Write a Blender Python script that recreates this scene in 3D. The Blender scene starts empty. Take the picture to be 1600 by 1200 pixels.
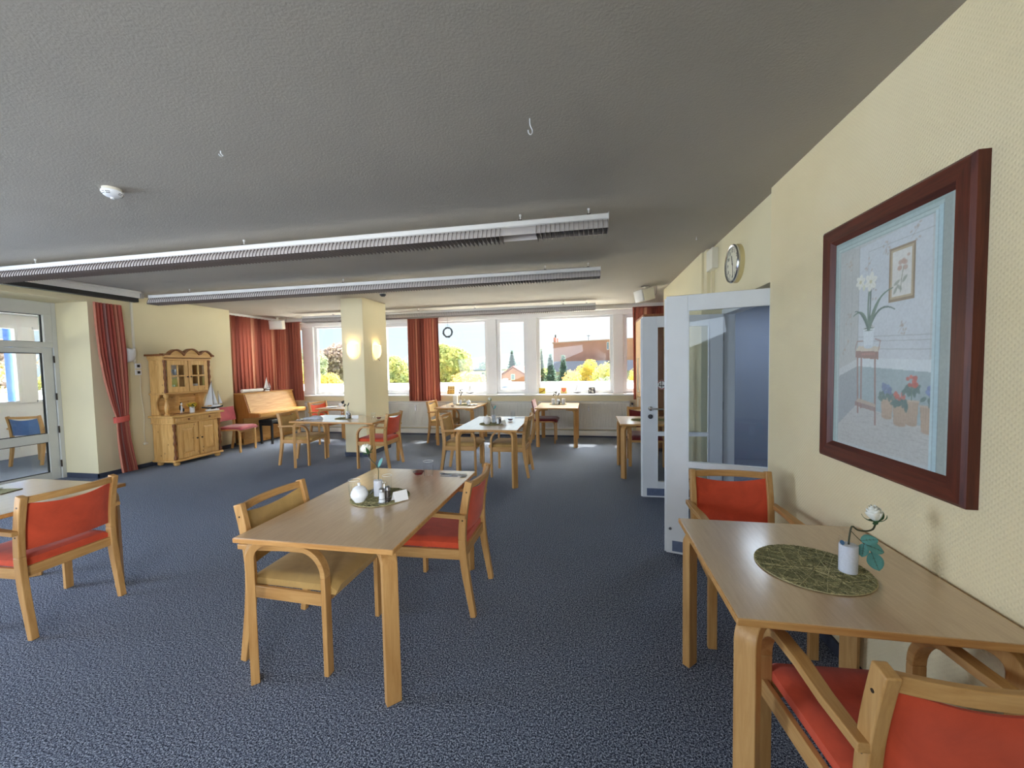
import bpy, math, random
import numpy as np
from mathutils import Vector, Matrix
PI = math.pi
R = math.radians
S = bpy.context.scene
COL = S.collection
random.seed(7)

# ------------------------------------------------------------------ camera
def make_camera():
    f, yaw, pitch, roll = 618.0, -0.190942, 0.047429, -0.018489
    cy, sy, cp, sp, cr, sr = math.cos(yaw), math.sin(yaw), math.cos(pitch), math.sin(pitch), math.cos(roll), math.sin(roll)
    fwd = Vector((sy*cp, cy*cp, -sp)); r0 = Vector((cy, -sy, 0)); u0 = r0.cross(fwd)
    r = cr*r0 + sr*u0; u = -sr*r0 + cr*u0
    cd = bpy.data.cameras.new('camera'); cd.sensor_fit = 'HORIZONTAL'; cd.sensor_width = 36
    cd.lens = 36*f/1600; cd.clip_start = 0.02; cd.clip_end = 1500
    co = bpy.data.objects.new('camera', cd); COL.objects.link(co)
    m = Matrix((r, u, -fwd)).transposed().to_4x4(); m.translation = (0, 0, 1.534)
    co.matrix_world = m
    S.camera = co
make_camera()

# ------------------------------------------------------------------ world, sun, daylight, fill lamps, exposure
S.view_settings.view_transform = 'Standard'; S.view_settings.look = 'None'
S.view_settings.gamma = 1; S.view_settings.use_curve_mapping = False
S.view_settings.exposure = 0.88
S.cycles.transparent_max_bounces = 32
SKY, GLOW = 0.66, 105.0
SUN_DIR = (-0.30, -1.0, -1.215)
def make_world():
    w = bpy.data.worlds.new('sky'); S.world = w; w.use_nodes = True
    nt = w.node_tree; nt.nodes.clear()
    out = nt.nodes.new('ShaderNodeOutputWorld'); bg = nt.nodes.new('ShaderNodeBackground')
    tc = nt.nodes.new('ShaderNodeTexCoord'); sx = nt.nodes.new('ShaderNodeSeparateXYZ'); cr = nt.nodes.new('ShaderNodeValToRGB')
    nt.links.new(tc.outputs['Generated'], sx.inputs[0]); nt.links.new(sx.outputs['Z'], cr.inputs[0])
    e = cr.color_ramp.elements
    e[0].position = 0.0; e[0].color = (0.74, 0.88, 0.98, 1)
    e[1].position = 1.0; e[1].color = (0.28, 0.50, 0.85, 1)
    n = e.new(0.18); n.color = (0.66, 0.84, 0.98, 1)
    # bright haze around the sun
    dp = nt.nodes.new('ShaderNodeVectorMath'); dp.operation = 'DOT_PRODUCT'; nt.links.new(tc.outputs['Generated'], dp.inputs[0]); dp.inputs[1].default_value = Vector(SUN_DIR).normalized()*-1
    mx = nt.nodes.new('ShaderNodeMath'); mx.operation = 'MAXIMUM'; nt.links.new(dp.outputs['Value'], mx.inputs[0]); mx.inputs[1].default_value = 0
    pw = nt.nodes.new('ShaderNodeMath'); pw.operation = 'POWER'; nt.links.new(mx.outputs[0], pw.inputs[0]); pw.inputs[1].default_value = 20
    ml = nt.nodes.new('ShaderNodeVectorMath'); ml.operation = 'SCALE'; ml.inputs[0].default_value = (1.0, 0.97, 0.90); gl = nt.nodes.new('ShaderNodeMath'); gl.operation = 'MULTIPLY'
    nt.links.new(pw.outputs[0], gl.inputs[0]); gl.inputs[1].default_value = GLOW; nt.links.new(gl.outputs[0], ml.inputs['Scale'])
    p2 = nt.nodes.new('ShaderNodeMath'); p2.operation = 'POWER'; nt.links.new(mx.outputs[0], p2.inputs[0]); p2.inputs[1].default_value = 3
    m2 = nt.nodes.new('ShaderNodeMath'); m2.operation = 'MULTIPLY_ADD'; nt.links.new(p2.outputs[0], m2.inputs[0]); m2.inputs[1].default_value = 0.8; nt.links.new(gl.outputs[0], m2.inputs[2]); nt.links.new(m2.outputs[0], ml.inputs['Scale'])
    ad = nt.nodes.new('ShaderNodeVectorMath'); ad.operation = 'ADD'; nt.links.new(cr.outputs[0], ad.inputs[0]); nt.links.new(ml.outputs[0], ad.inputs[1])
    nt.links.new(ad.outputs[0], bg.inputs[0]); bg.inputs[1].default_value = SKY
    nt.links.new(bg.outputs[0], out.inputs[0])
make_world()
def add_sun(direction, strength, angle, color):
    l = bpy.data.lights.new('sun', 'SUN'); l.energy = strength; l.angle = angle; l.color = color
    o = bpy.data.objects.new('sun', l); COL.objects.link(o)
    o.rotation_euler = Vector(direction).to_track_quat('-Z', 'Y').to_euler(); o.location = (5, 15, 20)
add_sun(SUN_DIR, 6.0, R(0.6), (1.0, 0.91, 0.76))
def add_area(name, loc, direction, sx, sy, power, color, spread=180):
    l = bpy.data.lights.new(name, 'AREA'); l.shape = 'RECTANGLE'; l.size = sx; l.size_y = sy; l.energy = power; l.color = color; l.spread = R(spread)
    o = bpy.data.objects.new(name, l); COL.objects.link(o); o.location = loc
    o.rotation_euler = Vector(direction).to_track_quat('-Z', 'Z').to_euler()
# daylight entering by the long glazing on the left, then added fill lamps
add_area('daylight_left', (-7.45, 0.3, 1.0), (1, 0.15, -0.36), 5.6, 1.7, 285, (0.74, 0.88, 1.10))
add_area('fill_back', (0.1, -2.8, 1.8), (-0.62, 1, -0.02), 2.2, 1.2, 24, (0.92, 0.97, 1.02), 62)  # added narrow fill lamp behind the camera, aimed at the far left

add_area('fill_rear', (-3.4, -2.85, 1.5), (0.1, 1, -0.25), 6.4, 1.4, 85, (0.80, 0.92, 1.07))  # added wide fill lamp behind the camera, no window there
add_area('fill_corridor', (2.6, 5.6, 2.6), (0, -0.2, -1), 1.0, 1.0, 14, (0.85, 0.93, 1.05))  # added ceiling fill that brightens the corridor
add_area('daylight_side', (-7.75, 7.72, 1.75), (1, 0, -0.1), 1.2, 1.5, 45, (1.0, 0.95, 0.88))

# ------------------------------------------------------------------ mesh builder
class MB:
    def __init__(s): s.v = []; s.f = []; s.a = {}
    def add(s, vs, fs, M=None):
        b = len(s.v)
        for p in vs:
            p = Vector(p)
            if M is not None: p = M @ p
            s.v.append((p.x, p.y, p.z))
        s.f += [tuple(b+i for i in f) for f in fs]
        return b
    def box(s, x0, x1, y0, y1, z0, z1, M=None):
        vs = [(x0,y0,z0),(x1,y0,z0),(x1,y1,z0),(x0,y1,z0),(x0,y0,z1),(x1,y0,z1),(x1,y1,z1),(x0,y1,z1)]
        s.add(vs, [(3,2,1,0),(4,5,6,7),(0,1,5,4),(1,2,6,5),(2,3,7,6),(3,0,4,7)], M); return s
    def prism(s, pts, ax, a, b, M=None):
        # closed outline in the two other axes, extruded along ax from a to b
        n = len(pts); vs = []
        for d in (a, b):
            for p, q in pts:
                vs.append((d,p,q) if ax == 0 else (p,d,q) if ax == 1 else (p,q,d))
        fs = [tuple(range(n))[::-1], tuple(range(n, 2*n))]
        fs += [(i, (i+1) % n, n+(i+1) % n, n+i) for i in range(n)]
        if ax == 1: fs = [f[::-1] for f in fs]
        s.add(vs, fs, M); return s
    def strip(s, path, w, t, wd, M=None, closed=False):
        # rectangular section swept along path; width w along the constant direction wd, thickness t along the normal
        wd = Vector(wd).normalized(); P = [Vector(p) for p in path]; n = len(P); vs = []; fs = []
        W = w if isinstance(w, (list, tuple)) else [w]*n; T = t if isinstance(t, (list, tuple)) else [t]*n
        for i in range(n):
            d = (P[min(i+1, n-1)] - P[max(i-1, 0)]).normalized()
            nn = d.cross(wd).normalized()
            # mitre
            k = 1.0
            if 0 < i < n-1:
                d1 = (P[i]-P[i-1]).normalized(); k = 1/max(0.5, d1.dot(d))
            a = wd*W[i]/2; c = nn*T[i]/2*k
            vs += [P[i]-a-c, P[i]+a-c, P[i]+a+c, P[i]-a+c]
        for i in range(n-1):
            for j in range(4):
                fs.append((4*i+j, 4*i+(j+1) % 4, 4*i+4+(j+1) % 4, 4*i+4+j))
        fs += [(3,2,1,0), (4*n-4, 4*n-3, 4*n-2, 4*n-1)]
        s.add(vs, fs, M); return s
    def tube(s, path, r, n=8, M=None, cap=True):
        P = [Vector(p) for p in path]; m = len(P); rr = r if isinstance(r, (list, tuple)) else [r]*m
        t0 = (P[1]-P[0]).normalized(); up = Vector((0,0,1)) if abs(t0.z) < 0.9 else Vector((1,0,0))
        u = t0.cross(up).normalized(); vs = []; fs = []
        for i in range(m):
            t = (P[min(i+1, m-1)] - P[max(i-1, 0)]).normalized()
            u = (u - t*u.dot(t)).normalized(); w = t.cross(u)
            for k in range(n):
                a = 2*PI*k/n; vs.append(P[i] + (u*math.cos(a) + w*math.sin(a))*rr[i])
        for i in range(m-1):
            for k in range(n): fs.append((i*n+k, i*n+(k+1) % n, (i+1)*n+(k+1) % n, (i+1)*n+k))
        if cap: fs += [tuple(range(n))[::-1], tuple((m-1)*n+k for k in range(n))]
        s.add(vs, fs, M); return s
    def lathe(s, prof, c=(0,0,0), n=20, M=None, sx=1, sy=1, cap=True):
        vs = []; fs = []; m = len(prof)
        for r, z in prof:
            for k in range(n):
                a = 2*PI*k/n; vs.append((c[0]+r*math.cos(a)*sx, c[1]+r*math.sin(a)*sy, c[2]+z))
        for i in range(m-1):
            for k in range(n): fs.append((i*n+k, i*n+(k+1) % n, (i+1)*n+(k+1) % n, (i+1)*n+k))
        if cap and prof[0][0] > 1e-6: fs.append(tuple(range(n))[::-1])
        if cap and prof[-1][0] > 1e-6: fs.append(tuple((m-1)*n+k for k in range(n)))
        s.add(vs, fs, M); return s
    def grid(s, fn, nu, nv, M=None, flip=False):
        vs = [fn(i/nu, j/nv) for j in range(nv+1) for i in range(nu+1)]
        fs = []
        for j in range(nv):
            for i in range(nu):
                a = j*(nu+1)+i; f = (a, a+1, a+nu+2, a+nu+1); fs.append(f[::-1] if flip else f)
        s.add(vs, fs, M); return s
    def ball(s, c, r, n=12, m=8, M=None):
        r = r if isinstance(r, (tuple, list)) else (r, r, r)
        vs = []; fs = []
        for j in range(m+1):
            th = PI*j/m
            for k in range(n):
                a = 2*PI*k/n; vs.append((c[0]+r[0]*math.sin(th)*math.cos(a), c[1]+r[1]*math.sin(th)*math.sin(a), c[2]-r[2]*math.cos(th)))
        for j in range(m):
            for k in range(n): fs.append((j*n+k, j*n+(k+1) % n, (j+1)*n+(k+1) % n, (j+1)*n+k))
        s.add(vs, fs, M); return s
    def build(s, name, mat, parent=None, bevel=0, smooth=40, loc=None, rz=0, solid=0, sub=0, attr=None):
        me = bpy.data.meshes.new(name); me.from_pydata(s.v, [], s.f); me.update()
        if mat is not None: me.materials.append(mat)
        if smooth:
            me.polygons.foreach_set('use_smooth', [True]*len(me.polygons))
            try: me.set_sharp_from_angle(angle=R(smooth))
            except Exception: pass
        if attr is not None:
            for k, vals in attr.items():
                if hasattr(vals[0], '__len__'):
                    at = me.color_attributes.new(k, 'FLOAT_COLOR', 'POINT'); at.data.foreach_set('color', np.asarray(vals, dtype=np.float32).ravel())
                else:
                    at = me.attributes.new(k, 'FLOAT', 'POINT'); at.data.foreach_set('value', np.asarray(vals, dtype=np.float32))
        o = bpy.data.objects.new(name, me); COL.objects.link(o)
        if parent is not None: o.parent = parent
        if loc is not None: o.location = loc
        if rz: o.rotation_euler = (0, 0, rz)
        if solid:
            m = o.modifiers.new('solid', 'SOLIDIFY'); m.thickness = solid; m.offset = 0
        if bevel:
            m = o.modifiers.new('bevel', 'BEVEL'); m.width = bevel; m.segments = 2; m.limit_method = 'ANGLE'; m.angle_limit = R(40)
        if sub:
            m = o.modifiers.new('sub', 'SUBSURF'); m.levels = sub; m.render_levels = sub
        return o

def tag(o, label=None, cat=None, group=None, kind=None):
    if label: o['label'] = label
    if cat: o['category'] = cat
    if group: o['group'] = group
    if kind: o['kind'] = kind
    return o
def thing(name, label, cat, loc=(0,0,0), rz=0, group=None):
    o = bpy.data.objects.new(name, None); COL.objects.link(o); o.empty_display_size = 0.1
    o.location = loc; o.rotation_euler = (0, 0, rz)
    return tag(o, label, cat, group)
def dup(root, loc, rz, label, group=None):
    def cp(o, par):
        c = o.copy(); COL.objects.link(c); c.parent = par
        for ch in list(o.children): cp(ch, c)
        return c
    r = cp(root, None); r.location = loc; r.rotation_euler = (0, 0, rz); r['label'] = label
    if group: r['group'] = group
    return r
def arc(cx, cy, r, a0, a1, n):
    return [(cx+r*math.cos(R(a0+(a1-a0)*i/n)), cy+r*math.sin(R(a0+(a1-a0)*i/n))) for i in range(n+1)]

# ------------------------------------------------------------------ materials
def lin(c): c /= 255; return c/12.92 if c <= 0.04045 else ((c+0.055)/1.055)**2.4
def rgb(r, g, b): return (lin(r), lin(g), lin(b), 1)
class NT:
    def __init__(s, name):
        s.m = bpy.data.materials.new(name); s.m.use_nodes = True; s.t = s.m.node_tree; s.t.nodes.clear()
        s.out = s.n('ShaderNodeOutputMaterial')
    def n(s, typ, **kw):
        nd = s.t.nodes.new(typ)
        for k, v in kw.items(): setattr(nd, k, v)
        return nd
    def l(s, a, b): s.t.links.new(a, b)
    def coord(s, scale=(1,1,1), rot=(0,0,0), kind='Object'):
        tc = s.n('ShaderNodeTexCoord'); mp = s.n('ShaderNodeMapping'); s.l(tc.outputs[kind], mp.inputs[0])
        mp.inputs['Scale'].default_value = scale; mp.inputs['Rotation'].default_value = rot
        return mp.outputs[0]
    def noise(s, vec, scale, detail=3, rough=0.55, dist=0):
        t = s.n('ShaderNodeTexNoise'); s.l(vec, t.inputs['Vector']); t.inputs['Scale'].default_value = scale
        t.inputs['Detail'].default_value = detail; t.inputs['Roughness'].default_value = rough; t.inputs['Distortion'].default_value = dist
        return t.outputs[0]
    def wave(s, vec, scale, dist=0, detail=2, dscale=1, dir='X'):
        t = s.n('ShaderNodeTexWave'); t.bands_direction = dir; s.l(vec, t.inputs['Vector']); t.inputs['Scale'].default_value = scale
        t.inputs['Distortion'].default_value = dist; t.inputs['Detail'].default_value = detail; t.inputs['Detail Scale'].default_value = dscale
        return t.outputs[1]
    def ramp(s, fac, stops, interp='LINEAR'):
        c = s.n('ShaderNodeValToRGB'); s.l(fac, c.inputs[0]); c.color_ramp.interpolation = interp
        e = c.color_ramp.elements
        e[0].position, e[0].color = stops[0]; e[1].position, e[1].color = stops[-1]
        for p, col in stops[1:-1]: x = e.new(p); x.color = col
        return c.outputs[0]
    def mix(s, fac, a, b, mode='MIX'):
        m = s.n('ShaderNodeMix', data_type='RGBA', blend_type=mode)
        for i, v in ((0, fac), (6, a), (7, b)):
            if hasattr(v, 'default_value') or hasattr(v, 'is_output'): s.l(v, m.inputs[i])
            else: m.inputs[i].default_value = v
        return m.outputs[2]
    def math(s, op, a, b=0.5):
        m = s.n('ShaderNodeMath', operation=op)
        for i, v in ((0, a), (1, b)):
            if hasattr(v, 'is_output'): s.l(v, m.inputs[i])
            else: m.inputs[i].default_value = v
        return m.outputs[0]
    def bump(s, h, strength=0.3, dist=0.01):
        b = s.n('ShaderNodeBump'); s.l(h, b.inputs['Height']); b.inputs['Strength'].default_value = strength; b.inputs['Distance'].default_value = dist
        return b.outputs[0]
    def bsdf(s, col, rough=0.5, spec=0.5, metal=0, normal=None, coat=0, sheen=0):
        p = s.n('ShaderNodeBsdfPrincipled')
        if hasattr(col, 'is_output'): s.l(col, p.inputs['Base Color'])
        else: p.inputs['Base Color'].default_value = col
        if hasattr(rough, 'is_output'): s.l(rough, p.inputs['Roughness'])
        else: p.inputs['Roughness'].default_value = rough
        p.inputs['Specular IOR Level'].default_value = spec; p.inputs['Metallic'].default_value = metal
        p.inputs['Coat Weight'].default_value = coat; p.inputs['Coat Roughness'].default_value = 0.17; p.inputs['Coat IOR'].default_value = 1.6; p.inputs['Sheen Weight'].default_value = sheen
        if normal is not None: s.l(normal, p.inputs['Normal'])
        s.l(p.outputs[0], s.out.inputs[0]); s.p = p
        return s.m
def plain(name, c, rough=0.5, spec=0.5, metal=0, vary=0.06, scale=12):
    t = NT(name); v = t.coord(); n = t.noise(v, scale)
    d = tuple(x*(1-vary) for x in c[:3])+(1,); b = tuple(min(1, x*(1+vary)) for x in c[:3])+(1,)
    return t.bsdf(t.ramp(n, [(0.3, d), (0.7, b)]), rough, spec, metal)
def wood(name, c0, c1, axis='Z', scale=1.0, rough=0.42, stretch=14):
    t = NT(name); sc = {'X': (1, stretch, stretch), 'Y': (stretch, 1, stretch), 'Z': (stretch, stretch, 1)}[axis]
    v = t.coord(tuple(x*scale for x in sc)); n = t.noise(v, 3.2, 5, 0.62, 0.5)
    n2 = t.noise(t.coord((1,1,1)), 2.5, 2)
    c = t.ramp(n, [(0.3, c0), (0.7, c1)])
    c = t.mix(t.math('MULTIPLY', n2, 0.35), c, c0)
    return t.bsdf(c, rough, 0.4, 0, t.bump(n, 0.06, 0.003))
M = {}
M['beech'] = wood('beech', rgb(176,128,72), rgb(208,164,106), 'Z')
M['beech_x'] = wood('beech_x', rgb(176,128,72), rgb(208,164,106), 'X')
M['beech_y'] = wood('beech_y', rgb(176,128,72), rgb(208,164,106), 'Y')
def tabletop():
    t = NT('table_top'); v = t.coord((18, 1.6, 10)); n = t.noise(v, 4, 6, 0.65, 0.3); n2 = t.noise(t.coord(), 140, 2)
    c = t.ramp(n, [(0.25, rgb(192,160,124)), (0.75, rgb(214,182,146))]); c = t.mix(t.math('MULTIPLY', n2, 0.25), c, rgb(160,130,100))
    return t.bsdf(c, 0.30, 0.6, 0, t.bump(n2, 0.02, 0.001), 1.0)
M['top'] = tabletop()
M['edge'] = wood('table_edge', rgb(178,124,66), rgb(214,166,104), 'X', 1, 0.4)
def fabric(name, c, rough=0.9, sheen=0.4, var=0.16):
    t = NT(name); v = t.coord(); n = t.noise(v, 9, 4, 0.6, 0.6); w = t.noise(v, 380, 2)
    d = tuple(x*(1-var) for x in c[:3])+(1,); b = tuple(min(1, x*(1+var)) for x in c[:3])+(1,)
    return t.bsdf(t.ramp(n, [(0.25, d), (0.75, b)]), rough, 0.15, 0, t.bump(w, 0.25, 0.001), 0, sheen)
M['red'] = fabric('rust_red_velour', rgb(204,80,52), 0.95, 0.15)
M['tan'] = fabric('tan_velour', rgb(180,146,90), 0.95, 0.1)
M['maroon'] = fabric('maroon_velour', rgb(112,34,34))
M['pink'] = fabric('dusty_pink_velour', rgb(178,84,92))
M['blue'] = fabric('blue_fabric', rgb(74,112,166))
def carpet():
    t = NT('carpet'); v = t.coord(); n = t.noise(v, 130, 2, 0.7); n1 = t.noise(v, 260, 2, 0.7); n2 = t.noise(v, 1.2, 3)
    h = t.math('ADD', t.math('MULTIPLY', n, 0.6), t.math('MULTIPLY', n1, 0.4))
    c = t.ramp(h, [(0.40, rgb(20,22,33)), (0.48, rgb(84,92,112)), (0.54, rgb(144,155,178)), (0.63, rgb(226,235,250))])
    c = t.mix(t.math('MULTIPLY', n2, 0.2), c, rgb(56,62,78))
    return t.bsdf(c, 0.95, 0.1, 0, t.bump(h, 0.9, 0.012))
M['carpet'] = carpet()
def plaster(name, c, sc=90, st=0.35, dist=0.004):
    t = NT(name); v = t.coord(); n = t.noise(v, sc, 4, 0.6); n2 = t.noise(v, 1.1, 3)
    d = tuple(x*0.93 for x in c[:3])+(1,)
    return t.bsdf(t.ramp(n2, [(0.3, d), (0.7, c)]), 0.92, 0.15, 0, t.bump(n, st, dist))
M['ceiling'] = plaster('ceiling_plaster', rgb(178,172,161), 90, 0.4, 0.005)
M['wall'] = plaster('cream_wall', rgb(232,220,184), 160, 0.2, 0.002)
def wallpaper():
    t = NT('woven_wallpaper'); a = t.wave(t.coord((1,1,1), (R(45),0,0)), 22, 1.2, 2, 3, 'Y'); b = t.wave(t.coord((1,1,1), (R(-45),0,0)), 22, 1.2, 2, 3, 'Y')
    h = t.math('MULTIPLY', a, b); n = t.noise(t.coord(), 240, 2); h = t.math('ADD', h, t.math('MULTIPLY', n, 0.5))
    c = t.ramp(t.noise(t.coord(), 1.3, 3), [(0.3, rgb(228,211,170)), (0.7, rgb(236,221,184))])
    return t.bsdf(c, 0.85, 0.2, 0, t.bump(h, 0.35, 0.005))
M['wallpaper'] = wallpaper()
M['skirt'] = plain('skirting_grey', rgb(66,72,88), 0.8, 0.2)
M['white'] = plain('white_lacquer', rgb(232,234,236), 0.35, 0.5, 0, 0.02, 6)
M['pvc'] = plain('white_window_plastic', rgb(232,232,234), 0.4, 0.5, 0, 0.02, 6)
M['radiator'] = plain('radiator_white', rgb(222,220,212), 0.45, 0.5, 0, 0.02, 6)
M['black'] = plain('black', rgb(22,22,24), 0.6)
M['darkgrey'] = plain('dark_grey', rgb(70,70,74), 0.6)
M['chrome'] = plain('chrome', rgb(200,202,205), 0.18, 0.5, 1.0, 0.02)
M['steel'] = plain('steel', rgb(180,182,186), 0.3, 0.5, 1.0, 0.03)
M['brown_metal'] = plain('dark_iron', rgb(58,46,38), 0.5, 0.5, 0.4)
M['offwhite'] = plain('off_white_plastic', rgb(226,220,204), 0.5, 0.4, 0, 0.03)
M['lampwhite'] = plain('luminaire_white', rgb(236,233,228), 0.5, 0.4, 0, 0.02)
M['fin'] = plain('louvre_fin', rgb(120,110,108), 0.5, 0.4, 0.0, 0.03)
M['porcelain'] = plain('porcelain', rgb(238,240,244), 0.18, 0.5, 0, 0.01)
def glass(name, tint=(1,1,1,1), ior=1.45, refl=1.0):
    t = NT(name); tr = t.n('ShaderNodeBsdfTransparent'); tr.inputs[0].default_value = tint
    gl = t.n('ShaderNodeBsdfGlossy'); gl.inputs['Roughness'].default_value = 0.02
    fr = t.n('ShaderNodeFresnel'); ge = t.n('ShaderNodeNewGeometry')
    t.l(t.math('ADD', t.math('MULTIPLY', ge.outputs['Backfacing'], 1/ior-ior), ior), fr.inputs[0])   # no total reflection on the far face of a thin sheet
    mx = t.n('ShaderNodeMixShader'); t.l(t.math('MULTIPLY', fr.outputs[0], refl), mx.inputs[0]); t.l(tr.outputs[0], mx.inputs[1]); t.l(gl.outputs[0], mx.inputs[2])
    t.l(mx.outputs[0], t.out.inputs[0]); return t.m
M['pane'] = glass('window_glass', (0.96, 0.98, 0.98, 1))
M['doorglass'] = glass('door_glass', (0.90, 0.93, 0.95, 1), 1.5, 0.7)
M['clear'] = glass('tumbler_glass', (0.98, 0.99, 1.0, 1), 1.40, 0.5)
M['redglass'] = glass('red_glass', (0.40, 0.03, 0.06, 1), 1.5, 1.2)
# ------------------------------------------------------------------ room shell
CZ = 2.73           # ceiling height
def struct(name, mb, mat, parent=None, bevel=0, label=None):
    o = mb.build(name, mat, parent, bevel, 40)
    if parent is None:
        o['kind'] = 'structure'
        if label: tag(o, label)
    return o
struct('floor', MB().box(-10.55, 3.6, -3.2, 8.5, -0.12, 0), M['carpet'], label='speckled blue grey carpet floor of the dining hall')
struct('ceiling', MB().box(-7.2, 3.6, -3.2, 8.9, CZ, CZ+0.25).box(-7.80, -7.2, 6.45, 8.9, CZ, CZ+0.25), M['ceiling'], label='rough off-white plaster ceiling of the dining hall')
# right wall with the picture, ends at the double door
struct('wall_right', MB().box(1.26, 1.56, -3.2, 3.10, 0, CZ), M['wallpaper'], label='cream wall in woven wallpaper behind the big picture')
w = MB(); w.box(1.30, 1.56, 3.10, 4.72, 2.10, CZ); w.box(1.235, 1.56, 4.72, 6.95, 0, CZ); w.box(1.255, 1.30, 4.60, 4.72, 2.10, CZ)
struct('wall_right_rear', w, M['wall'], label='cream wall with the clock above and behind the double door')
# niche beyond the right wall, holding the tall cupboard
struct('wall_right_niche', MB().box(2.2, 2.4, 6.95, 8.9, 0, CZ).box(1.56, 2.4, 6.75, 6.95, 0, CZ), M['wall'], label='cream wall of the niche beside the tall cupboard')
# far window wall
w = MB(); w.box(-7.8, 2.4, 8.46, 8.72, 0, 0.875)
w.box(-7.8, 2.4, 8.56, 8.72, 2.60, CZ)
struct('wall_far', w, M['wall'], label='cream parapet wall under the long row of windows')
struct('trim_1', MB().box(-7.4, 2.2, 8.345, 8.62, 0.875, 0.905), M['pvc'], bevel=0.004, label='long white window sill under the row of windows')
struct('trim_2', MB().box(-7.45, 2.2, 8.36, 8.56, 2.64, CZ-0.001), M['lampwhite'], bevel=0.004, label='white curtain board along the top of the windows')
struct('trim_3', MB().box(-6.9, 1.2, 8.38, 8.46, 0.0, 0.135), M['radiator'], bevel=0.004, label='white pipe duct along the floor under the radiators')
# left side
w = MB(); w.box(-7.25, -7.0, 4.64, 6.72, 0, CZ); w.box(-7.65, -7.25, 4.44, 4.64, 0, CZ); w.box(-7.25, -7.0, 4.44, 4.64, 0, CZ)
struct('wall_left', w, M['wall'], label='cream left wall behind the carved pine dresser')
w = MB(); w.box(-7.65, -7.45, 6.72, 7.05, 0, CZ); w.box(-7.65, -7.45, 7.05, 8.72, 0, 0.9); w.box(-7.65, -7.45, 7.05, 8.72, 2.55, CZ); w.box(-7.65, -7.45, 8.40, 8.72, 0.9, 2.55)
w.box(-7.65, -7.25, 6.60, 6.72, 0, CZ)
struct('wall_left_rear', w, M['wall'], label='cream recessed wall behind the piano')
struct('wall_back', MB().box(-10.6, 1.6, -3.2, -3.0, 0, CZ), M['wall'], label='cream wall behind the camera')
# lower ceiling of the recess in front of the glazed door
struct('ceiling_recess', MB().box(-7.75, -7.0, -3.0, 4.44, 2.555, CZ+0.02), M['wall'], label='low cream soffit over the glazed terrace door')
# skirtings
struct('baseboard_right', MB().box(1.245, 1.26, -3.0, 3.10, 0, 0.07), M['skirt'], bevel=0.002, label='dark grey carpet skirting along the picture wall')
struct('baseboard_right_rear', MB().box(1.222, 1.235, 4.72, 6.95, 0, 0.07), M['skirt'], bevel=0.002, label='dark grey skirting behind the double door')
struct('baseboard_left', MB().box(-7.0, -6.987, 4.425, 6.72, 0, 0.07).box(-7.58, -6.987, 4.425, 4.44, 0, 0.07), M['skirt'], bevel=0.002, label='dark grey skirting along the left wall')
struct('baseboard_far', MB().box(-6.9, 1.2, 8.375, 8.38, 0, 0.03), M['skirt'], label='dark skirting strip under the pipe duct')
# pillar
struct('pillar', MB().box(-4.16, -3.75, 6.16, 6.95, 0, CZ), M['wall'], bevel=0.006, label='square cream pillar with two lit wall lamps')
struct('baseboard_pillar', MB().box(-4.172, -3.738, 6.148, 6.962, 0, 0.075), M['skirt'], label='dark grey skirting around the pillar foot')
# corridor behind the double door
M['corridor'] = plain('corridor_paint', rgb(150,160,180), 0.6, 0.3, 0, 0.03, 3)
w = MB(); w.box(3.4, 3.6, 1.6, 6.8, 0, CZ); w.box(1.56, 3.6, 1.5, 1.7, 0, CZ); w.box(1.56, 3.6, 6.7, 6.75, 0, CZ)
struct('wall_corridor', w, M['corridor'], label='grey blue wall of the dark corridor behind the open door')
# ------------------------------------------------------------------ far windows: fixed panes and narrow sashes in turn
def window_unit(name, x0, x1, z0, z1, sash, label):
    fw = 0.075 if sash else 0.06; y = 8.60
    root = thing(name, label, 'window', (0, 0, 0)); root['kind'] = 'structure'
    m = MB(); ox0, ox1, oz0, oz1 = x0-fw, x1+fw, z0-0.055, z1+fw
    for b in ((ox0, x0, oz0, oz1), (x1, ox1, oz0, oz1), (x0, x1, oz0, z0), (x0, x1, z1, oz1)):
        m.box(b[0], b[1], y-0.055 if sash else y-0.03, y+0.03, b[2], b[3])
    m.build('sash_frame' if sash else 'window_frame', M['pvc'], root, 0.005)
    MB().box(x0-0.01, x1+0.01, y-0.004, y+0.004, z0-0.01, z1+0.01).build('pane', M['pane'], root)
    g = MB()
    for b in ((x0, x0+0.006, z0, z1), (x1-0.006, x1, z0, z1), (x0, x1, z0, z0+0.006), (x0, x1, z1-0.006, z1)):
        g.box(b[0], b[1], y-0.034 if not sash else y-0.058, y-0.002, b[2], b[3])
    g.build('gasket', M['lampwhite'], root)
    if sash:
        h = MB(); h.box(x0-0.052, x0-0.024, y-0.075, y-0.055, 1.62, 1.70); h.box(x0-0.047, x0-0.029, y-0.10, y-0.075, 1.54, 1.68)
        h.build('window_handle', M['pvc'], root, 0.004)
    return root
wide = [(-6.45, -4.97), (-3.73, -2.245), (-1.03, 0.455), (1.70, 2.15)]
sashes = [(-7.15, -6.83), (-4.62, -4.08), (-1.905, -1.365), (0.79, 1.33)]
wl = ['wide fixed window left of the pillar', 'wide fixed window behind the hanging wreath', 'wide fixed window looking onto the long brick block', 'window at the far right behind the curtain']
sl = ['narrow opening window half covered by the left corner curtain', 'narrow opening window just right of the pillar', 'narrow opening window between the two wide panes, facing the red gable', 'narrow opening window beside the right curtain']
for i, (a, b) in enumerate(wide): window_unit('window_%d' % (2*i+2), a, b, 0.97, 2.51, False, wl[i])
for i, (a, b) in enumerate(sashes): window_unit('window_%d' % (2*i+1), a, b, 1.0, 2.475, True, sl[i])
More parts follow.
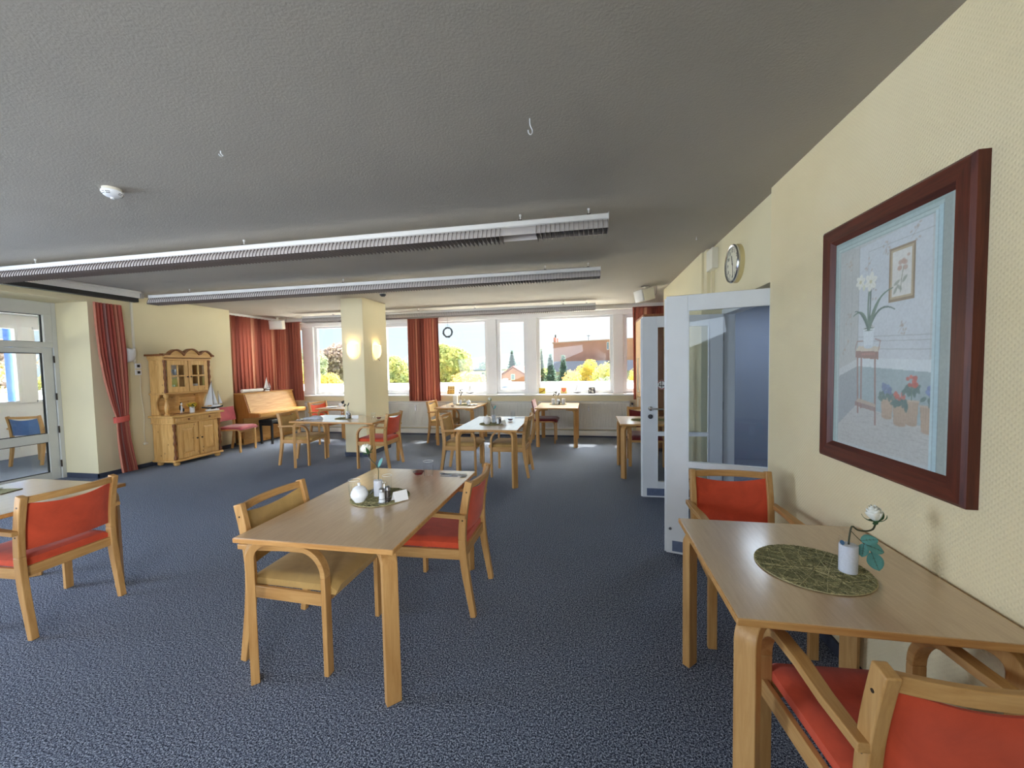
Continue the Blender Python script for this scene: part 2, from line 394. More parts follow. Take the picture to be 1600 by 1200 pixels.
# mullion posts between units
posts = []
edges = sorted([(a-0.06, b+0.06) for a, b in wide] + [(a-0.075, b+0.075) for a, b in sashes])
for i in range(len(edges)-1): posts.append((edges[i][1], edges[i+1][0]))
for i, (a, b) in enumerate(posts):
    struct('trim_%d' % (10+i), MB().box(a, b, 8.50, 8.70, 0.9, 2.545), M['pvc'], bevel=0.006)
struct('trim_20', MB().box(-7.4, 2.2, 8.50, 8.68, 2.545, 2.645), M['pvc'], bevel=0.004)
struct('trim_21', MB().box(-7.4, 2.2, 8.56, 8.70, 0.86, 0.950), M['pvc'], bevel=0.004)
struct('trim_22', MB().box(-7.45, -7.27, 6.72, 8.36, 2.69, CZ-0.001), M['lampwhite'], bevel=0.003, label='white curtain board above the piano curtain')
# side window behind the piano curtain
root = thing('window_9', 'side window hidden behind the long curtain by the piano', 'window'); root['kind'] = 'structure'
m = MB()
for b in ((7.05, 7.12, 0.9, 2.55), (8.33, 8.40, 0.9, 2.55), (7.12, 8.33, 0.9, 0.97), (7.12, 8.33, 2.48, 2.55)): m.box(-7.60, -7.52, b[0], b[1], b[2], b[3])
m.build('window_frame', M['pvc'], root, 0.004)
MB().box(-7.565, -7.555, 7.12, 8.33, 0.97, 2.48).build('pane', M['pane'], root)
# roof overhang outside, just above what the windows show
struct('overhang', MB().box(-10.0, 8, 8.72, 9.64, 2.76, 3.0), M['wall'], label='concrete canopy outside above the windows')

# ------------------------------------------------------------------ glazed terrace doors on the left and the glass porch behind
M['pvc_shaded'] = plain('shaded_white_frame', rgb(214,214,208), 0.45, 0.5, 0, 0.03, 6)  # white frames greyed, their shade is put into the colour
def glazed_leaf(name, y0, y1, label, hinges):
    root = thing(name, label, 'door'); root['kind'] = 'structure'
    x0, x1 = -7.69, -7.62; st = 0.105
    m = MB(); m.box(x0, x1, y0, y0+st, 0.0, 1.90); m.box(x0, x1, y1-st, y1, 0.0, 1.90)
    for z0, z1 in ((0.0, 0.11), (0.555, 0.675), (1.83, 1.90)): m.box(x0, x1, y0+st, y1-st, z0, z1)
    m.build('door_frame', M['pvc_shaded'], root, 0.004)
    MB().box(-7.648, -7.642, y0+st-0.01, y1-st+0.01, 0.10, 0.56).build('pane', M['pane'], root)
    MB().box(-7.648, -7.642, y0+st-0.01, y1-st+0.01, 0.67, 1.84).build('pane', M['pane'], root)
    g = MB()
    for z0, z1 in ((0.11, 0.555), (0.675, 1.83)):
        for b in ((y0+st, y0+st+0.012, z0, z1), (y1-st-0.012, y1-st, z0, z1), (y0+st, y1-st, z0, z0+0.010), (y0+st, y1-st, z1-0.010, z1)):
            g.box(-7.665, -7.640, *b)
    g.build('rubber_seal', M['black'], root)
    if hinges:
        for z in (0.22, 0.72, 1.20, 1.74): MB().tube([(-7.605, y1+0.005, z-0.05), (-7.605, y1+0.005, z+0.05)], 0.009, 8).build('hinge', M['brown_metal'], root)
    return root
glazed_leaf('door_3', 3.46, 4.385, 'white glazed terrace door beside the tied-back curtain', True)
glazed_leaf('door_4', 2.53, 3.45, 'white glazed terrace door at the far left out of frame', False)
m = MB(); m.box(-7.70, -7.60, 4.39, 4.44, 0, 2.555); m.box(-7.70, -7.60, 2.44, 4.39, 1.905, 1.985); m.box(-7.70, -7.60, 2.44, 4.39, 2.375, 2.555)
m.box(-7.70, -7.60, 2.44, 2.52, 0, 2.555)
for y in (3.455,): m.box(-7.70, -7.60, y-0.03, y+0.03, 1.985, 2.375)
m.box(-7.70, -7.60, 4.30, 4.39, 1.985, 2.375)
struct('trim_30', m, M['pvc_shaded'], bevel=0.004, label='white frame and transom around the glazed terrace doors')
root = thing('window_10', 'transom pane above the glazed terrace door', 'window'); root['kind'] = 'structure'
MB().box(-7.648, -7.642, 3.48, 4.30, 1.985, 2.375).build('pane', M['pane'], root)
g = MB()
for b in ((4.288, 4.30, 1.985, 2.375), (3.48, 4.30, 1.985, 1.993), (3.48, 4.30, 2.367, 2.375)): g.box(-7.665, -7.640, *b)
g.build('rubber_seal', M['black'], root)
# long glazing out of frame to the left
root = thing('window_11', 'long glazed wall to the terrace left of the doors', 'window'); root['kind'] = 'structure'
m = MB()
for y in (-2.9, -1.15, 0.6, 2.35): m.box(-7.70, -7.60, y, y+0.09, 0, 2.555)
m.box(-7.70, -7.60, -2.9, 2.44, 0, 0.4); m.box(-7.70, -7.60, -2.9, 2.44, 2.45, 2.555)
m.build('window_frame', M['pvc_shaded'], root, 0.004)
MB().box(-7.655, -7.65, -2.85, 2.4, 0.4, 2.45).build('pane', M['pane'], root)
# porch shell
w = MB(); w.box(-10.45, -10.33, -3.2, 8.3, 0, 1.0); w.box(-10.45, -10.33, -3.2, 8.3, 2.42, 2.62)
w.box(-10.45, -10.31, 5.46, 5.665, 1.0, 2.42)
for y in (-1.5, 0.5, 2.5, 4.2, 6.5, 8.1): w.box(-10.45, -10.33, y, y+0.10, 1.0, 2.42)
struct('wall_porch', w, M['pvc'], bevel=0.004, label='white panelled outer wall of the glass porch')
m = MB()
for y in (-1.4, 0.6, 2.6, 4.3, 5.68): 
    y1 = {-1.4: 0.5, 0.6: 2.5, 2.6: 4.2, 4.3: 5.46, 5.68: 6.5}[y]
    for z0, z1 in ((1.0, 1.04), (2.37, 2.42)): m.box(-10.40, -10.31, y, y1, z0, z1)
    m.box(-10.40, -10.345, y+0.001, y+0.03, 1.041, 2.369); m.box(-10.40, -10.312, y1-0.03, y1-0.001, 1.041, 2.369)
struct('trim_31', m, M['pvc'], label='white sash frames of the porch windows')
m = MB()
for y, y1 in ((4.3, 5.46), (5.68, 6.5)):
    for z0, z1 in ((0.10, 0.14), (0.82, 0.86)): m.box(-10.325, -10.315, y+0.03, y1-0.03, z0, z1)
    m.box(-10.325, -10.316, y+0.03, y+0.07, 0.141, 0.819); m.box(-10.325, -10.316, y1-0.07, y1-0.03, 0.141, 0.819)
struct('trim_32', m, M['pvc'], label='thin frame mouldings on the white porch panels')
root = thing('window_12', 'row of porch windows seen through the terrace door', 'window'); root['kind'] = 'structure'
MB().box(-10.375, -10.37, -3.0, 8.2, 1.0, 2.42).build('pane', M['pane'], root)
struct('ceiling_porch', MB().box(-10.5, -7.70, -3.2, 8.3, 2.62, 2.72), M['pvc'], label='white ceiling of the glass porch')
struct('wall_porch_end', MB().box(-10.45, -7.65, 8.2, 8.35, 0, 2.62), M['pvc'], label='white end wall of the glass porch')

# ------------------------------------------------------------------ open double door
def glass_door(name, loc, rz, label, leaf2):
    # local: hinge at x=0, leaf runs to -x, seen from -y
    root = thing(name, label, 'door', loc, rz); root['kind'] = 'structure'
    W = 0.835; T = 0.042
    m = MB(); st = 0.155
    m.box(-W, -W+st, -T/2, T/2, 0.012, 2.045); m.box(-0.14, 0, -T/2, T/2, 0.012, 2.045)
    for z0, z1 in ((0.012, 0.19), (0.715, 0.758), (1.925, 2.045)): m.box(-W+st, -0.14, -T/2, T/2, z0, z1)
    m.build('door_frame', M['white'], root, 0.003)
    # rebated edge strip of the leaf
    MB().box(-W-0.014, -W, -T/2+0.018, T/2, 0.012, 2.03).build('rebate_strip', M['white'], root, 0.002)
    for z0, z1 in ((0.185, 0.72), (0.752, 1.93)):
        MB().box(-W+st-0.006, -0.134, -0.003, 0.003, z0, z1).build('pane', M['doorglass'], root)
        b = MB(); x0, x1 = -W+st, -0.14
        for c in ((x0, x0+0.01, z0, z1), (x1-0.01, x1, z0, z1), (x0, x1, z0, z0+0.01), (x0, x1, z1-0.01, z1)):
            b.box(c[0], c[1], -T/2-0.006, -0.003, c[2]+0.003, c[3]-0.003)
        b.build('glazing_bead', M['white'], root, 0.002)
    MB().box(-W+0.045, -0.01, -T/2-0.003, -T/2, 0.03, 0.115).build('kick_plate', plain('kick_plate_'+name, rgb(112,124,150), 0.45, 0.5, 0.3, 0.1, 30), root, 0.001)
    for z in (0.25, 1.05, 1.80): MB().tube([(0.012, T/2-0.004, z-0.045), (0.012, T/2-0.004, z+0.045)], 0.009, 8).build('hinge', M['steel'], root)
    if leaf2:
        h = MB(); h.lathe([(0.026, 0), (0.026, 0.008), (0.010, 0.010), (0.010, 0.05)], n=16, M=Matrix.Translation((-W+0.085, -T/2, 1.02)) @ Matrix.Rotation(R(90), 4, 'X'))
        h.tube([(-W+0.085, -T/2-0.045, 1.02), (-W+0.12, -T/2-0.050, 1.02), (-W+0.215, -T/2-0.048, 1.018)], [0.010, 0.009, 0.008], 10)
        h.build('door_handle', M['chrome'], root)
        MB().lathe([(0.026, 0), (0.026, 0.008), (0.012, 0.010), (0.012, 0.014)], n=18, M=Matrix.Translation((-W+0.085, -T/2, 0.93)) @ Matrix.Rotation(R(90), 4, 'X')).build('lock_rose', M['darkgrey'], root)
        s = MB(); s.lathe([(0.0, 0.0), (0.053, 0.0), (0.053, 0.0012)], n=32, M=Matrix.Translation((-W+st+0.042+0.012, -0.0042, 1.285)) @ Matrix.Rotation(R(90), 4, 'X'))
        st_ = s.build('round_sticker', plain('sticker_white', rgb(236,234,230), 0.5), root); st_['label'] = 'round white prohibition sticker with a red ring'
        c = Vector((-W+st+0.054, -0.0056, 1.285))
        r_ = MB(); n = 40
        vs = []
        for k in range(n):
            a = 2*PI*k/n
            for rr in (0.042, 0.051): vs.append((c.x+rr*math.cos(a), c.y, c.z+rr*math.sin(a)))
        r_.add(vs, [(2*k, 2*((k+1) % n), 2*((k+1) % n)+1, 2*k+1) for k in range(n)])
        r_.build('sticker_ring', plain('sticker_red', rgb(150,34,40), 0.5), st_)
        d = MB(); d.box(c.x-0.004, c.x+0.004, c.y-0.0006, c.y, c.z-0.035, c.z+0.042); d.box(c.x-0.032, c.x+0.030, c.y-0.0006, c.y, c.z-0.014, c.z-0.007)
        d.box(c.x-0.026, c.x-0.018, c.y-0.0006, c.y, c.z-0.007, c.z+0.018); d.box(c.x+0.016, c.x+0.022, c.y-0.0006, c.y, c.z-0.018, c.z+0.002)
        d.build('sticker_symbol', M['black'], st_)
    else:
        h = MB(); h.lathe([(0.012, 0), (0.012, 0.004)], n=12, M=Matrix.Translation((-W+0.03, -T/2, 0.21)) @ Matrix.Rotation(R(90), 4, 'X')); h.build('bolt_rose', M['steel'], root)
    return root
glass_door('door_1', (1.415, 3.095, 0), R(-14.5), 'near leaf of the open white glazed double door by the picture wall', False)
glass_door('door_2', (1.43, 4.65, 0), R(0), 'far leaf of the open white double door with handle and round sticker', True)
m = MB(); m.box(1.44, 1.56, 3.10, 3.16, 0, 2.10); m.box(1.44, 1.56, 4.66, 4.72, 0, 2.10); m.box(1.44, 1.56, 3.16, 4.66, 2.04, 2.10)
struct('trim_40', m, M['white'], bevel=0.003, label='white frame of the double door opening')
# ------------------------------------------------------------------ tables
def make_table(name, label, W, L, loc, rz=0, flip=False, group=None, h=0.735):
    root = thing(name, label, 'table', loc, rz, group)
    MB().box(-W/2+0.004, W/2-0.004, -L/2+0.004, L/2-0.004, h-0.024, h).build('table_top', M['top'], root, 0.0025)
    e = MB(); t = 0.006
    e.box(-W/2, W/2, -L/2, -L/2+t, h-0.0245, h-0.0008); e.box(-W/2, W/2, L/2-t, L/2, h-0.0245, h-0.0008)
    e.box(-W/2, -W/2+t, -L/2+t, L/2-t, h-0.0245, h-0.0008); e.box(W/2-t, W/2, -L/2+t, L/2-t, h-0.0245, h-0.0008)
    e.build('edge_band', M['edge'], root, 0.003)
    hz = h-0.026; tk = 0.038; wd = 0.069; rad = 0.060
    for i, (sx, sy) in enumerate(((-1,-1),(1,-1),(1,1),(-1,1))):
        # each leg stands across its corner and bends towards the middle of the table
        cx = sx*(W/2-0.008-wd*0.3536); cy = sy*(L/2-0.008-wd*0.3536); q2 = 0.70711
        a = arc(0, 0, rad, 180, 90, 6)
        prof = [(tk/2, 0.0), (tk/2, hz-tk/2-rad)] + [(tk/2+rad+p, hz-tk/2-rad+q) for p, q in a[1:]] + [(0.24, hz-tk/2)]
        path = [(cx - sx*q2*p, cy - sy*q2*p, q) for p, q in prof]
        MB().strip(path, wd, tk, (sx, -sy, 0)).build('leg', M['beech'], root, 0.003)
    return root
T = {}
T[1] = make_table('dining_table', 'long beech table in the foreground set with sugar bowl, rose and tumblers', 0.83, 1.30, (-1.262, 2.212, 0))
T[2] = make_table('dining_table', 'square beech table against the picture wall with a round mat and one rose', 0.80, 0.82, (0.848, 1.712, 0), 0, True)
T[3] = make_table('dining_table', 'beech table cut by the left picture edge with a dark mat', 0.90, 1.25, (-3.745, 1.62, 0), 0, False)
T[4] = make_table('dining_table', 'long beech table in front of the pillar between a tan and a red chair', 1.46, 0.80, (-3.79, 5.66, 0), R(-3), False)
T[5] = make_table('dining_table', 'bright beech table in mid room with two tan chairs facing each other', 0.82, 1.30, (-1.285, 5.39, 0), R(1), False)
T[6] = make_table('dining_table', 'beech table under the windows in front of the hanging wreath', 0.80, 1.08, (-2.545, 7.745, 0), R(0), False)
T[7] = make_table('dining_table', 'square beech table under the window facing the brick block', 0.79, 1.02, (-0.585, 7.75, 0), 0, False)
T[8] = make_table('dining_table', 'beech table half hidden behind the open white door', 0.82, 0.82, (0.815, 5.75, 0), 0, False)
T[9] = make_table('dining_table', 'beech table by the window half hidden behind the pillar', 0.80, 0.80, (-4.98, 7.40, 0), R(-5), False)

# ------------------------------------------------------------------ chairs
def post_path():
    return [(-0.262, 0.0), (-0.246, 0.10), (-0.229, 0.20), (-0.214, 0.30), (-0.205, 0.40), (-0.202, 0.48), (-0.206, 0.56), (-0.217, 0.66), (-0.234, 0.75), (-0.254, 0.838)]
def smooth_pts(pts, k=3):
    out = []
    for i in range(len(pts)-1):
        p0 = Vector(pts[max(i-1,0)]); p1 = Vector(pts[i]); p2 = Vector(pts[i+1]); p3 = Vector(pts[min(i+2, len(pts)-1)])
        for j in range(k):
            t = j/k; out.append(tuple(0.5*((2*p1)+(p2-p0)*t+(2*p0-5*p1+4*p2-p3)*t*t+(3*p1-p0-3*p2+p3)*t**3)))
    out.append(tuple(pts[-1])); return out
def cushion(mb, w0, w1, y0, y1, z0, z1, dip=0.006, nose=0.02):
    # upholstered seat: rounded slab, rear width w0, front width w1, waterfall front
    nu, nv = 14, 14
    def top(u, v):
        x = (u-0.5)*2; w = w0+(w1-w0)*v; y = y0+(y1-y0)*v
        ex = abs(x); e = max(0, (ex-0.82)/0.18); f = max(0, (v-0.80)/0.20); b = max(0, (0.06-v)/0.06)
        z = z1 - dip*(1-ex**2)*math.sin(PI*min(1, v*1.05)) - 0.020*(1-math.sqrt(max(0, 1-e*e))) - (0.034+nose*0.0)*(1-math.sqrt(max(0, 1-f*f))) - 0.012*b
        return (x*w/2*(1-0.04*f), y, z)
    def bot(u, v):
        x = (u-0.5)*2; w = (w0+(w1-w0)*v)*0.985; y = y0+(y1-y0)*v*0.985
        return (x*w/2, y, z0 - (0.012 if v > 0.9 else 0.0))
    b0 = len(mb.v); mb.grid(top, nu, nv); b1 = len(mb.v); mb.grid(bot, nu, nv, flip=True)
    n = nu+1
    ring = [i for i in range(n)] + [n*j+nu for j in range(1, nv+1)] + [n*nv+i for i in range(nu-1, -1, -1)] + [n*j for j in range(nv-1, 0, -1)]
    for k in range(len(ring)):
        a, c = ring[k], ring[(k+1) % len(ring)]
        mb.f.append((b1+a, b1+c, b0+c, b0+a))
    return mb
def back_panel(mb, halfw, zlo, zhi, dipt, th, yfun, bow, diplo=0.0):
    nu, nv = 14, 8
    def face(sgn):
        def fn(u, v):
            x = (u-0.5)*2; zt = zhi - dipt*(1-x*x); zb = zlo + diplo*(1-x*x); z = zb+(zt-zb)*v
            e = max(0, (abs(x)-0.9)/0.1); g = max(0, (abs(v-0.5)-0.42)/0.08)
            t = th/2*math.sqrt(max(0.02, 1-0.9*max(e*e, g*g)))
            return (x*halfw, yfun(z)-bow*(1-x*x)+sgn*t, z)
        return fn
    b0 = len(mb.v); mb.grid(face(1), nu, nv, flip=True); b1 = len(mb.v); mb.grid(face(-1), nu, nv)
    n = nu+1
    ring = [i for i in range(n)] + [n*j+nu for j in range(1, nv+1)] + [n*nv+i for i in range(nu-1, -1, -1)] + [n*j for j in range(nv-1, 0, -1)]
    for k in range(len(ring)):
        a, c = ring[k], ring[(k+1) % len(ring)]
        mb.f.append((b0+a, b0+c, b1+c, b1+a))
    return mb
PP = [(0.0, p, q) for p, q in post_path()]
PS = smooth_pts(PP, 3)
def post_y(z):
    for i in range(len(PS)-1):
        if PS[i][2] <= z <= PS[i+1][2]:
            t = (z-PS[i][2])/(PS[i+1][2]-PS[i][2]); return PS[i][1]+(PS[i+1][1]-PS[i][1])*t
    return PS[-1][1]
def make_armchair(fab, label, loc, rz):
    root = thing('dining_chair', label, 'chair', loc, rz, 'beech dining chairs')
    xf, xr = 0.240, 0.222
    for s in (-1, 1):
        # bent front leg running up into the armrest
        MB().strip([(s*xf, 0.247, 0), (s*xf, 0.247, 0.25), (s*xf, 0.247, 0.50)], 0.045, 0.026, (1,0,0)).build('leg', M['beech'], root, 0.003)
        rad = 0.135
        a = arc(0.247-rad, 0.640-rad, rad, 0, 78, 8)
        path = [(s*xf, 0.247, 0.50)] + [(s*xf, p, q) for p, q in a] + [(s*xf*0.995, 0.03, 0.636), (s*(xr+0.026), -0.10, 0.633), (s*(xr+0.026), -0.235, 0.630)]
        MB().strip(path, [0.045]*(len(path)-2)+[0.040, 0.034], 0.026, (1,0,0)).build('armrest', M['beech_y'], root, 0.003)
        # sabre-curved rear leg and back post
        lo = [p for p in PS if p[2] <= 0.481]; hi = [p for p in PS if p[2] >= 0.479]
        MB().strip([(s*xr, p[1], p[2]) for p in lo], 0.034, [0.034+0.012*min(1, p[2]/0.3) for p in lo], (1,0,0)).build('leg', M['beech'], root, 0.003)
        MB().strip([(s*xr, p[1], p[2]) for p in hi], 0.034, 0.046, (1,0,0)).build('back_post', M['beech'], root, 0.004)
        for z in (0.60, 0.775):
            sc = MB(); sc.lathe([(0.005, 0), (0.005, 0.0015)], n=10, M=Matrix.Translation((s*(xr+0.017), post_y(z), z)) @ Matrix.Rotation(s*R(90), 4, 'Y'))
            sc.build('screw', M['brown_metal'], root)
        MB().strip([(s*(xr+0.004), -0.19, 0.385), (s*(xf+0.003), 0.235, 0.385)], 0.062, 0.020, (0,0,1)).build('side_rail', M['beech_y'], root, 0.003)
    MB().box(-xf+0.02, xf-0.02, 0.225, 0.247, 0.36, 0.41).build('front_rail', M['beech_x'], root, 0.002)
    MB().box(-xr+0.016, xr-0.016, -0.215, -0.190, 0.355, 0.415).build('rear_rail', M['beech_x'], root, 0.002)
    tr = [( (u-0.5)*2*(xr-0.015), post_y(0.812)-0.004-0.034*(1-((u-0.5)*2)**2), 0.812) for u in [i/12 for i in range(13)]]
    MB().strip(tr, 0.040, 0.020, (0,0,1)).build('top_rail', M['beech_x'], root, 0.003)
    cushion(MB(), 0.425, 0.445, -0.198, 0.292, 0.412, 0.468).build('seat', M[fab], root, 0, 50)
    back_panel(MB(), xr-0.017, 0.512, 0.795, 0.032, 0.024, post_y, 0.030, 0.0).build('backrest', M[fab], root, 0, 50)
    return root
def make_sidechair(fab, label, loc, rz):
    root = thing('dining_chair', label, 'chair', loc, rz, 'armless beech chairs')
    for s in (-1, 1):
        a = arc(0.215-0.05, 0.425-0.05, 0.05, 0, 90, 5)
        MB().strip([(s*0.20, 0.215, 0), (s*0.20, 0.215, 0.2)] + [(s*0.20, p, q) for p, q in a] + [(s*0.20, -0.19, 0.420)], 0.036, 0.026, (1,0,0)).build('leg', M['beech'], root, 0.003)
        lo = [p for p in PS if p[2] <= 0.72]
        MB().strip([(s*0.20, p[1], p[2]) for p in lo], 0.030, 0.040, (1,0,0)).build('leg', M['beech'], root, 0.003)
    MB().box(-0.185, 0.185, 0.190, 0.212, 0.37, 0.42).build('front_rail', M['beech_x'], root, 0.002)
    cushion(MB(), 0.41, 0.45, -0.185, 0.275, 0.432, 0.49).build('seat', M[fab], root, 0, 50)
    back_panel(MB(), 0.222, 0.575, 0.835, 0.004, 0.034, lambda z: post_y(z)+0.032, 0.025, 0.0).build('backrest', M[fab], root, 0, 50)
    return root
FX, FNX, FY, FNY = -PI/2, PI/2, 0.0, PI     # facing +x, -x, +y, -y
tan0 = make_armchair('tan', 'tan upholstered armchair on the left side of the foreground table', (-1.540, 1.945, 0), FX)
red0 = make_armchair('red', 'rust red armchair on the right side of the foreground table', (-0.965, 2.485, 0), FNX)
G = 'beech dining chairs'
dup(red0, (-3.43, 1.872, 0), FNX, 'rust red armchair at the left picture edge, seen from behind', G)
dup(red0, (0.878, 2.46, 0), FNY, 'rust red armchair at the far side of the picture-wall table, facing us', G)
dup(red0, (0.856, 1.262, 0), FY+R(3.5), 'rust red armchair nearest to us, its back cut by the bottom right corner', G)
dup(tan0, (-4.640, 5.71, 0), FX+R(6), 'tan armchair at the left end of the table before the pillar', G)
dup(red0, (-3.215, 5.665, 0), FNX, 'rust red armchair at the right end of the table before the pillar', G)
dup(tan0, (-1.815, 5.49, 0), FX+R(3), 'tan armchair on the left of the bright mid-room table', G)
dup(tan0, (-1.070, 5.47, 0), FNX, 'tan armchair on the right of the bright mid-room table', G)
dup(tan0, (-2.915, 7.63, 0), FX, 'tan armchair on the left of the table under the hanging wreath', G)
or0 = dup(red0, (-5.43, 7.43, 0), FX-R(8), 'light red armchair at the window table left of the pillar', G)
mar0 = make_armchair('maroon', 'dark maroon armchair behind the table hidden by the open door', (0.84, 6.285, 0), FNY)
side0 = make_sidechair('maroon', 'armless chair with a maroon seat at the table facing the brick block', (-0.86, 7.83, 0), FX)
s2 = make_sidechair('pink', 'armless dusty pink chair between the pine dresser and the piano', (-6.62, 6.385, 0), FX+R(8))
blue0 = make_armchair('blue', 'blue beech armchair out on the glass porch behind the terrace door', (-9.33, 5.13, 0), R(20))
# ------------------------------------------------------------------ pine dresser against the left wall
def pine(name, axis):
    t = NT(name); sc = {'Y': (12, 1, 12), 'Z': (12, 12, 1)}[axis]
    n = t.noise(t.coord(sc), 3.0, 5, 0.6, 0.7); k = t.n('ShaderNodeTexVoronoi'); t.l(t.coord((1,1,0.55) if axis == 'Z' else (1,0.55,1)), k.inputs['Vector']); k.inputs['Scale'].default_value = 9
    c = t.ramp(n, [(0.3, rgb(204,152,84)), (0.7, rgb(238,196,128))])
    kn = t.ramp(k.outputs['Distance'], [(0.05, (1,1,1,1)), (0.10, (0,0,0,1))])
    c = t.mix(kn, c, rgb(122,76,36))
    return t.bsdf(c, 0.38, 0.45, 0, t.bump(n, 0.08, 0.003))
M['pine'] = pine('pine', 'Z'); M['pine_y'] = pine('pine_horizontal', 'Y')
M['pine_dark'] = wood('pine_dark', rgb(108,62,30), rgb(150,94,48), 'Z')
def turned(mb, c, z0, z1, r, n=14):
    h = z1-z0; prof = []
    for i in range(33):
        t = i/32; b = 0.72+0.16*math.sin(t*PI*2*5)+0.12*math.cos(t*PI*2*2)
        if t < 0.08 or t > 0.92: b = 1.0
        prof.append((r*b, z0+h*t))
    mb.lathe(prof, (c[0], c[1], 0), n)
def dresser():
    # local frame: x out of the wall, y along the wall, origin at the wall in the middle
    root = thing('dresser', 'carved pine dresser with glazed upper doors against the left wall', 'cabinet', (-6.995, 5.585, 0))
    D, Wd = 0.46, 0.86
    y0, y1 = -Wd/2, Wd/2
    b = MB(); b.box(0.005, D-0.04, y0+0.03, y1-0.03, 0.075, 0.69); b.box(0.005, D-0.012, y0+0.012, y1-0.012, 0.69, 0.785)
    b.build('base_cabinet', M['pine'], root, 0.004)
    MB().box(0.0, D, y0, y1, 0.06, 0.095).build('moulding', M['pine_y'], root, 0.006); MB().box(0.0, D-0.005, y0+0.004, y1-0.004, 0.682, 0.700).build('moulding', M['pine_y'], root, 0.006)
    MB().box(0.0, D+0.03, y0-0.03, y1+0.03, 0.787, 0.822).build('counter_top', M['pine_y'], root, 0.008)
    for y in (y0+0.07, y1-0.07):
        for x in (0.08, D-0.06):
            MB().lathe([(0.030, 0.0), (0.045, 0.018), (0.046, 0.038), (0.030, 0.056), (0.026, 0.066)], (x, y, 0), 16).build('bun_foot', M['pine'], root)
    for y in (y0+0.035, y1-0.035):
        c = MB(); turned(c, (D-0.03, y), 0.10, 0.68, 0.026); c.build('turned_column', M['pine_dark'], root)
    for k, (a, c) in enumerate(((y0+0.075, -0.012), (0.012, y1-0.075))):
        d = MB(); x = D-0.04
        d.box(x, x+0.022, a, a+0.07, 0.11, 0.665); d.box(x, x+0.022, c-0.07, c, 0.11, 0.665); d.box(x, x+0.022, a+0.07, c-0.07, 0.11, 0.18); d.box(x, x+0.022, a+0.07, c-0.07, 0.595, 0.665)
        dr = d.build('door', M['pine'], root, 0.004)
        p = MB(); p.box(x, x+0.008, a+0.07, c-0.07, 0.18, 0.595)
        p.add([(x+0.008, a+0.075, 0.185), (x+0.008, c-0.075, 0.185), (x+0.008, c-0.075, 0.59), (x+0.008, a+0.075, 0.59), (x+0.020, a+0.105, 0.215), (x+0.020, c-0.105, 0.215), (x+0.020, c-0.105, 0.56), (x+0.020, a+0.105, 0.56)],
              [(4,5,6,7), (0,1,5,4), (1,2,6,5), (2,3,7,6), (3,0,4,7)])
        p.build('door_panel', M['pine'], dr, 0, 20)
        ky = c-0.03 if k == 0 else a+0.03
        MB().lathe([(0.006, 0), (0.007, 0.012), (0.014, 0.020), (0.010, 0.030), (0, 0.032)], n=12, M=Matrix.Translation((x+0.02, ky, 0.40)) @ Matrix.Rotation(R(90), 4, 'Y')).build('knob', M['brown_metal'], dr)
        dw = MB(); x2 = D-0.012; dw.box(x2, x2+0.016, a-0.03, c+0.004, 0.705, 0.778)
        g = dw.build('drawer', M['pine_y'], root, 0.004)
        fl = MB(); n = 17
        for i in range(n):
            yy = a-0.02+(c-a+0.014)*(i+0.5)/n
            fl.tube([(x2+0.016, yy, 0.716), (x2+0.016, yy, 0.768)], 0.007, 6)
        fl.build('fluting', M['pine'], g)
        MB().lathe([(0.006, 0), (0.008, 0.012), (0.017, 0.022), (0.012, 0.034), (0, 0.036)], n=12, M=Matrix.Translation((x2+0.014, (a+c)/2-0.01, 0.742)) @ Matrix.Rotation(R(90), 4, 'Y')).build('knob', M['pine_dark'], g)
    # open shelf part: back board with two panels, brackets and turned posts
    bk = MB(); bk.box(0.005, 0.022, y0+0.03, y1-0.03, 0.822, 1.16); bk.build('back_board', M['pine_y'], root)
    for a, c in ((y0+0.09, -0.02), (0.02, y1-0.09)):
        q = MB(); q.add([(0.022, a, 0.87), (0.022, c, 0.87), (0.022, c, 1.12), (0.022, a, 1.12), (0.034, a+0.03, 0.90), (0.034, c-0.03, 0.90), (0.034, c-0.03, 1.09), (0.034, a+0.03, 1.09)], [(4,5,6,7), (0,1,5,4), (1,2,6,5), (2,3,7,6), (3,0,4,7)])
        q.build('back_panel', M['pine_y'], root, 0, 20)
    for y in (y0+0.02, y1-0.045):
        o = [(0.01, 0.822), (0.17, 0.822)] + [(0.17-0.07*math.sin(PI*t/8)+0.03*t/8, 0.84+0.32*t/8) for t in range(9)] + [(0.01, 1.16)]
        MB().prism(o, 1, y, y+0.025).build('side_bracket', M['pine'], root, 0.003)
    for y in (y0+0.06, y1-0.06):
        c = MB(); c.lathe([(0.034, 0.822), (0.034, 0.84), (0.018, 0.855), (0.030, 0.90), (0.034, 0.94), (0.020, 1.02), (0.015, 1.06), (0.026, 1.085), (0.018, 1.10), (0.034, 1.125), (0.034, 1.16)], (0.275, y, 0), 16)
        c.build('turned_post', M['pine'], root)
    # upper cabinet
    U = 0.31
    u = MB(); u.box(0.005, 0.02, y0+0.03, y1-0.03, 1.18, 1.74); u.box(0.02, U-0.03, y0+0.03, y0+0.05, 1.18, 1.74); u.box(0.02, U-0.03, y1-0.05, y1-0.03, 1.18, 1.74)
    u.box(0.02, U-0.03, y0+0.05, y1-0.05, 1.18, 1.20); u.box(0.02, U-0.04, y0+0.05, y1-0.05, 1.44, 1.455)
    u.build('upper_cabinet', M['pine'], root, 0.003)
    MB().box(0.0, U+0.015, y0+0.005, y1-0.005, 1.16, 1.185).build('shelf_moulding', M['pine_y'], root, 0.006)
    for y in (y0+0.05, y1-0.05):
        c = MB(); turned(c, (U-0.02, y), 1.19, 1.72, 0.024); c.build('turned_column', M['pine_dark'], root)
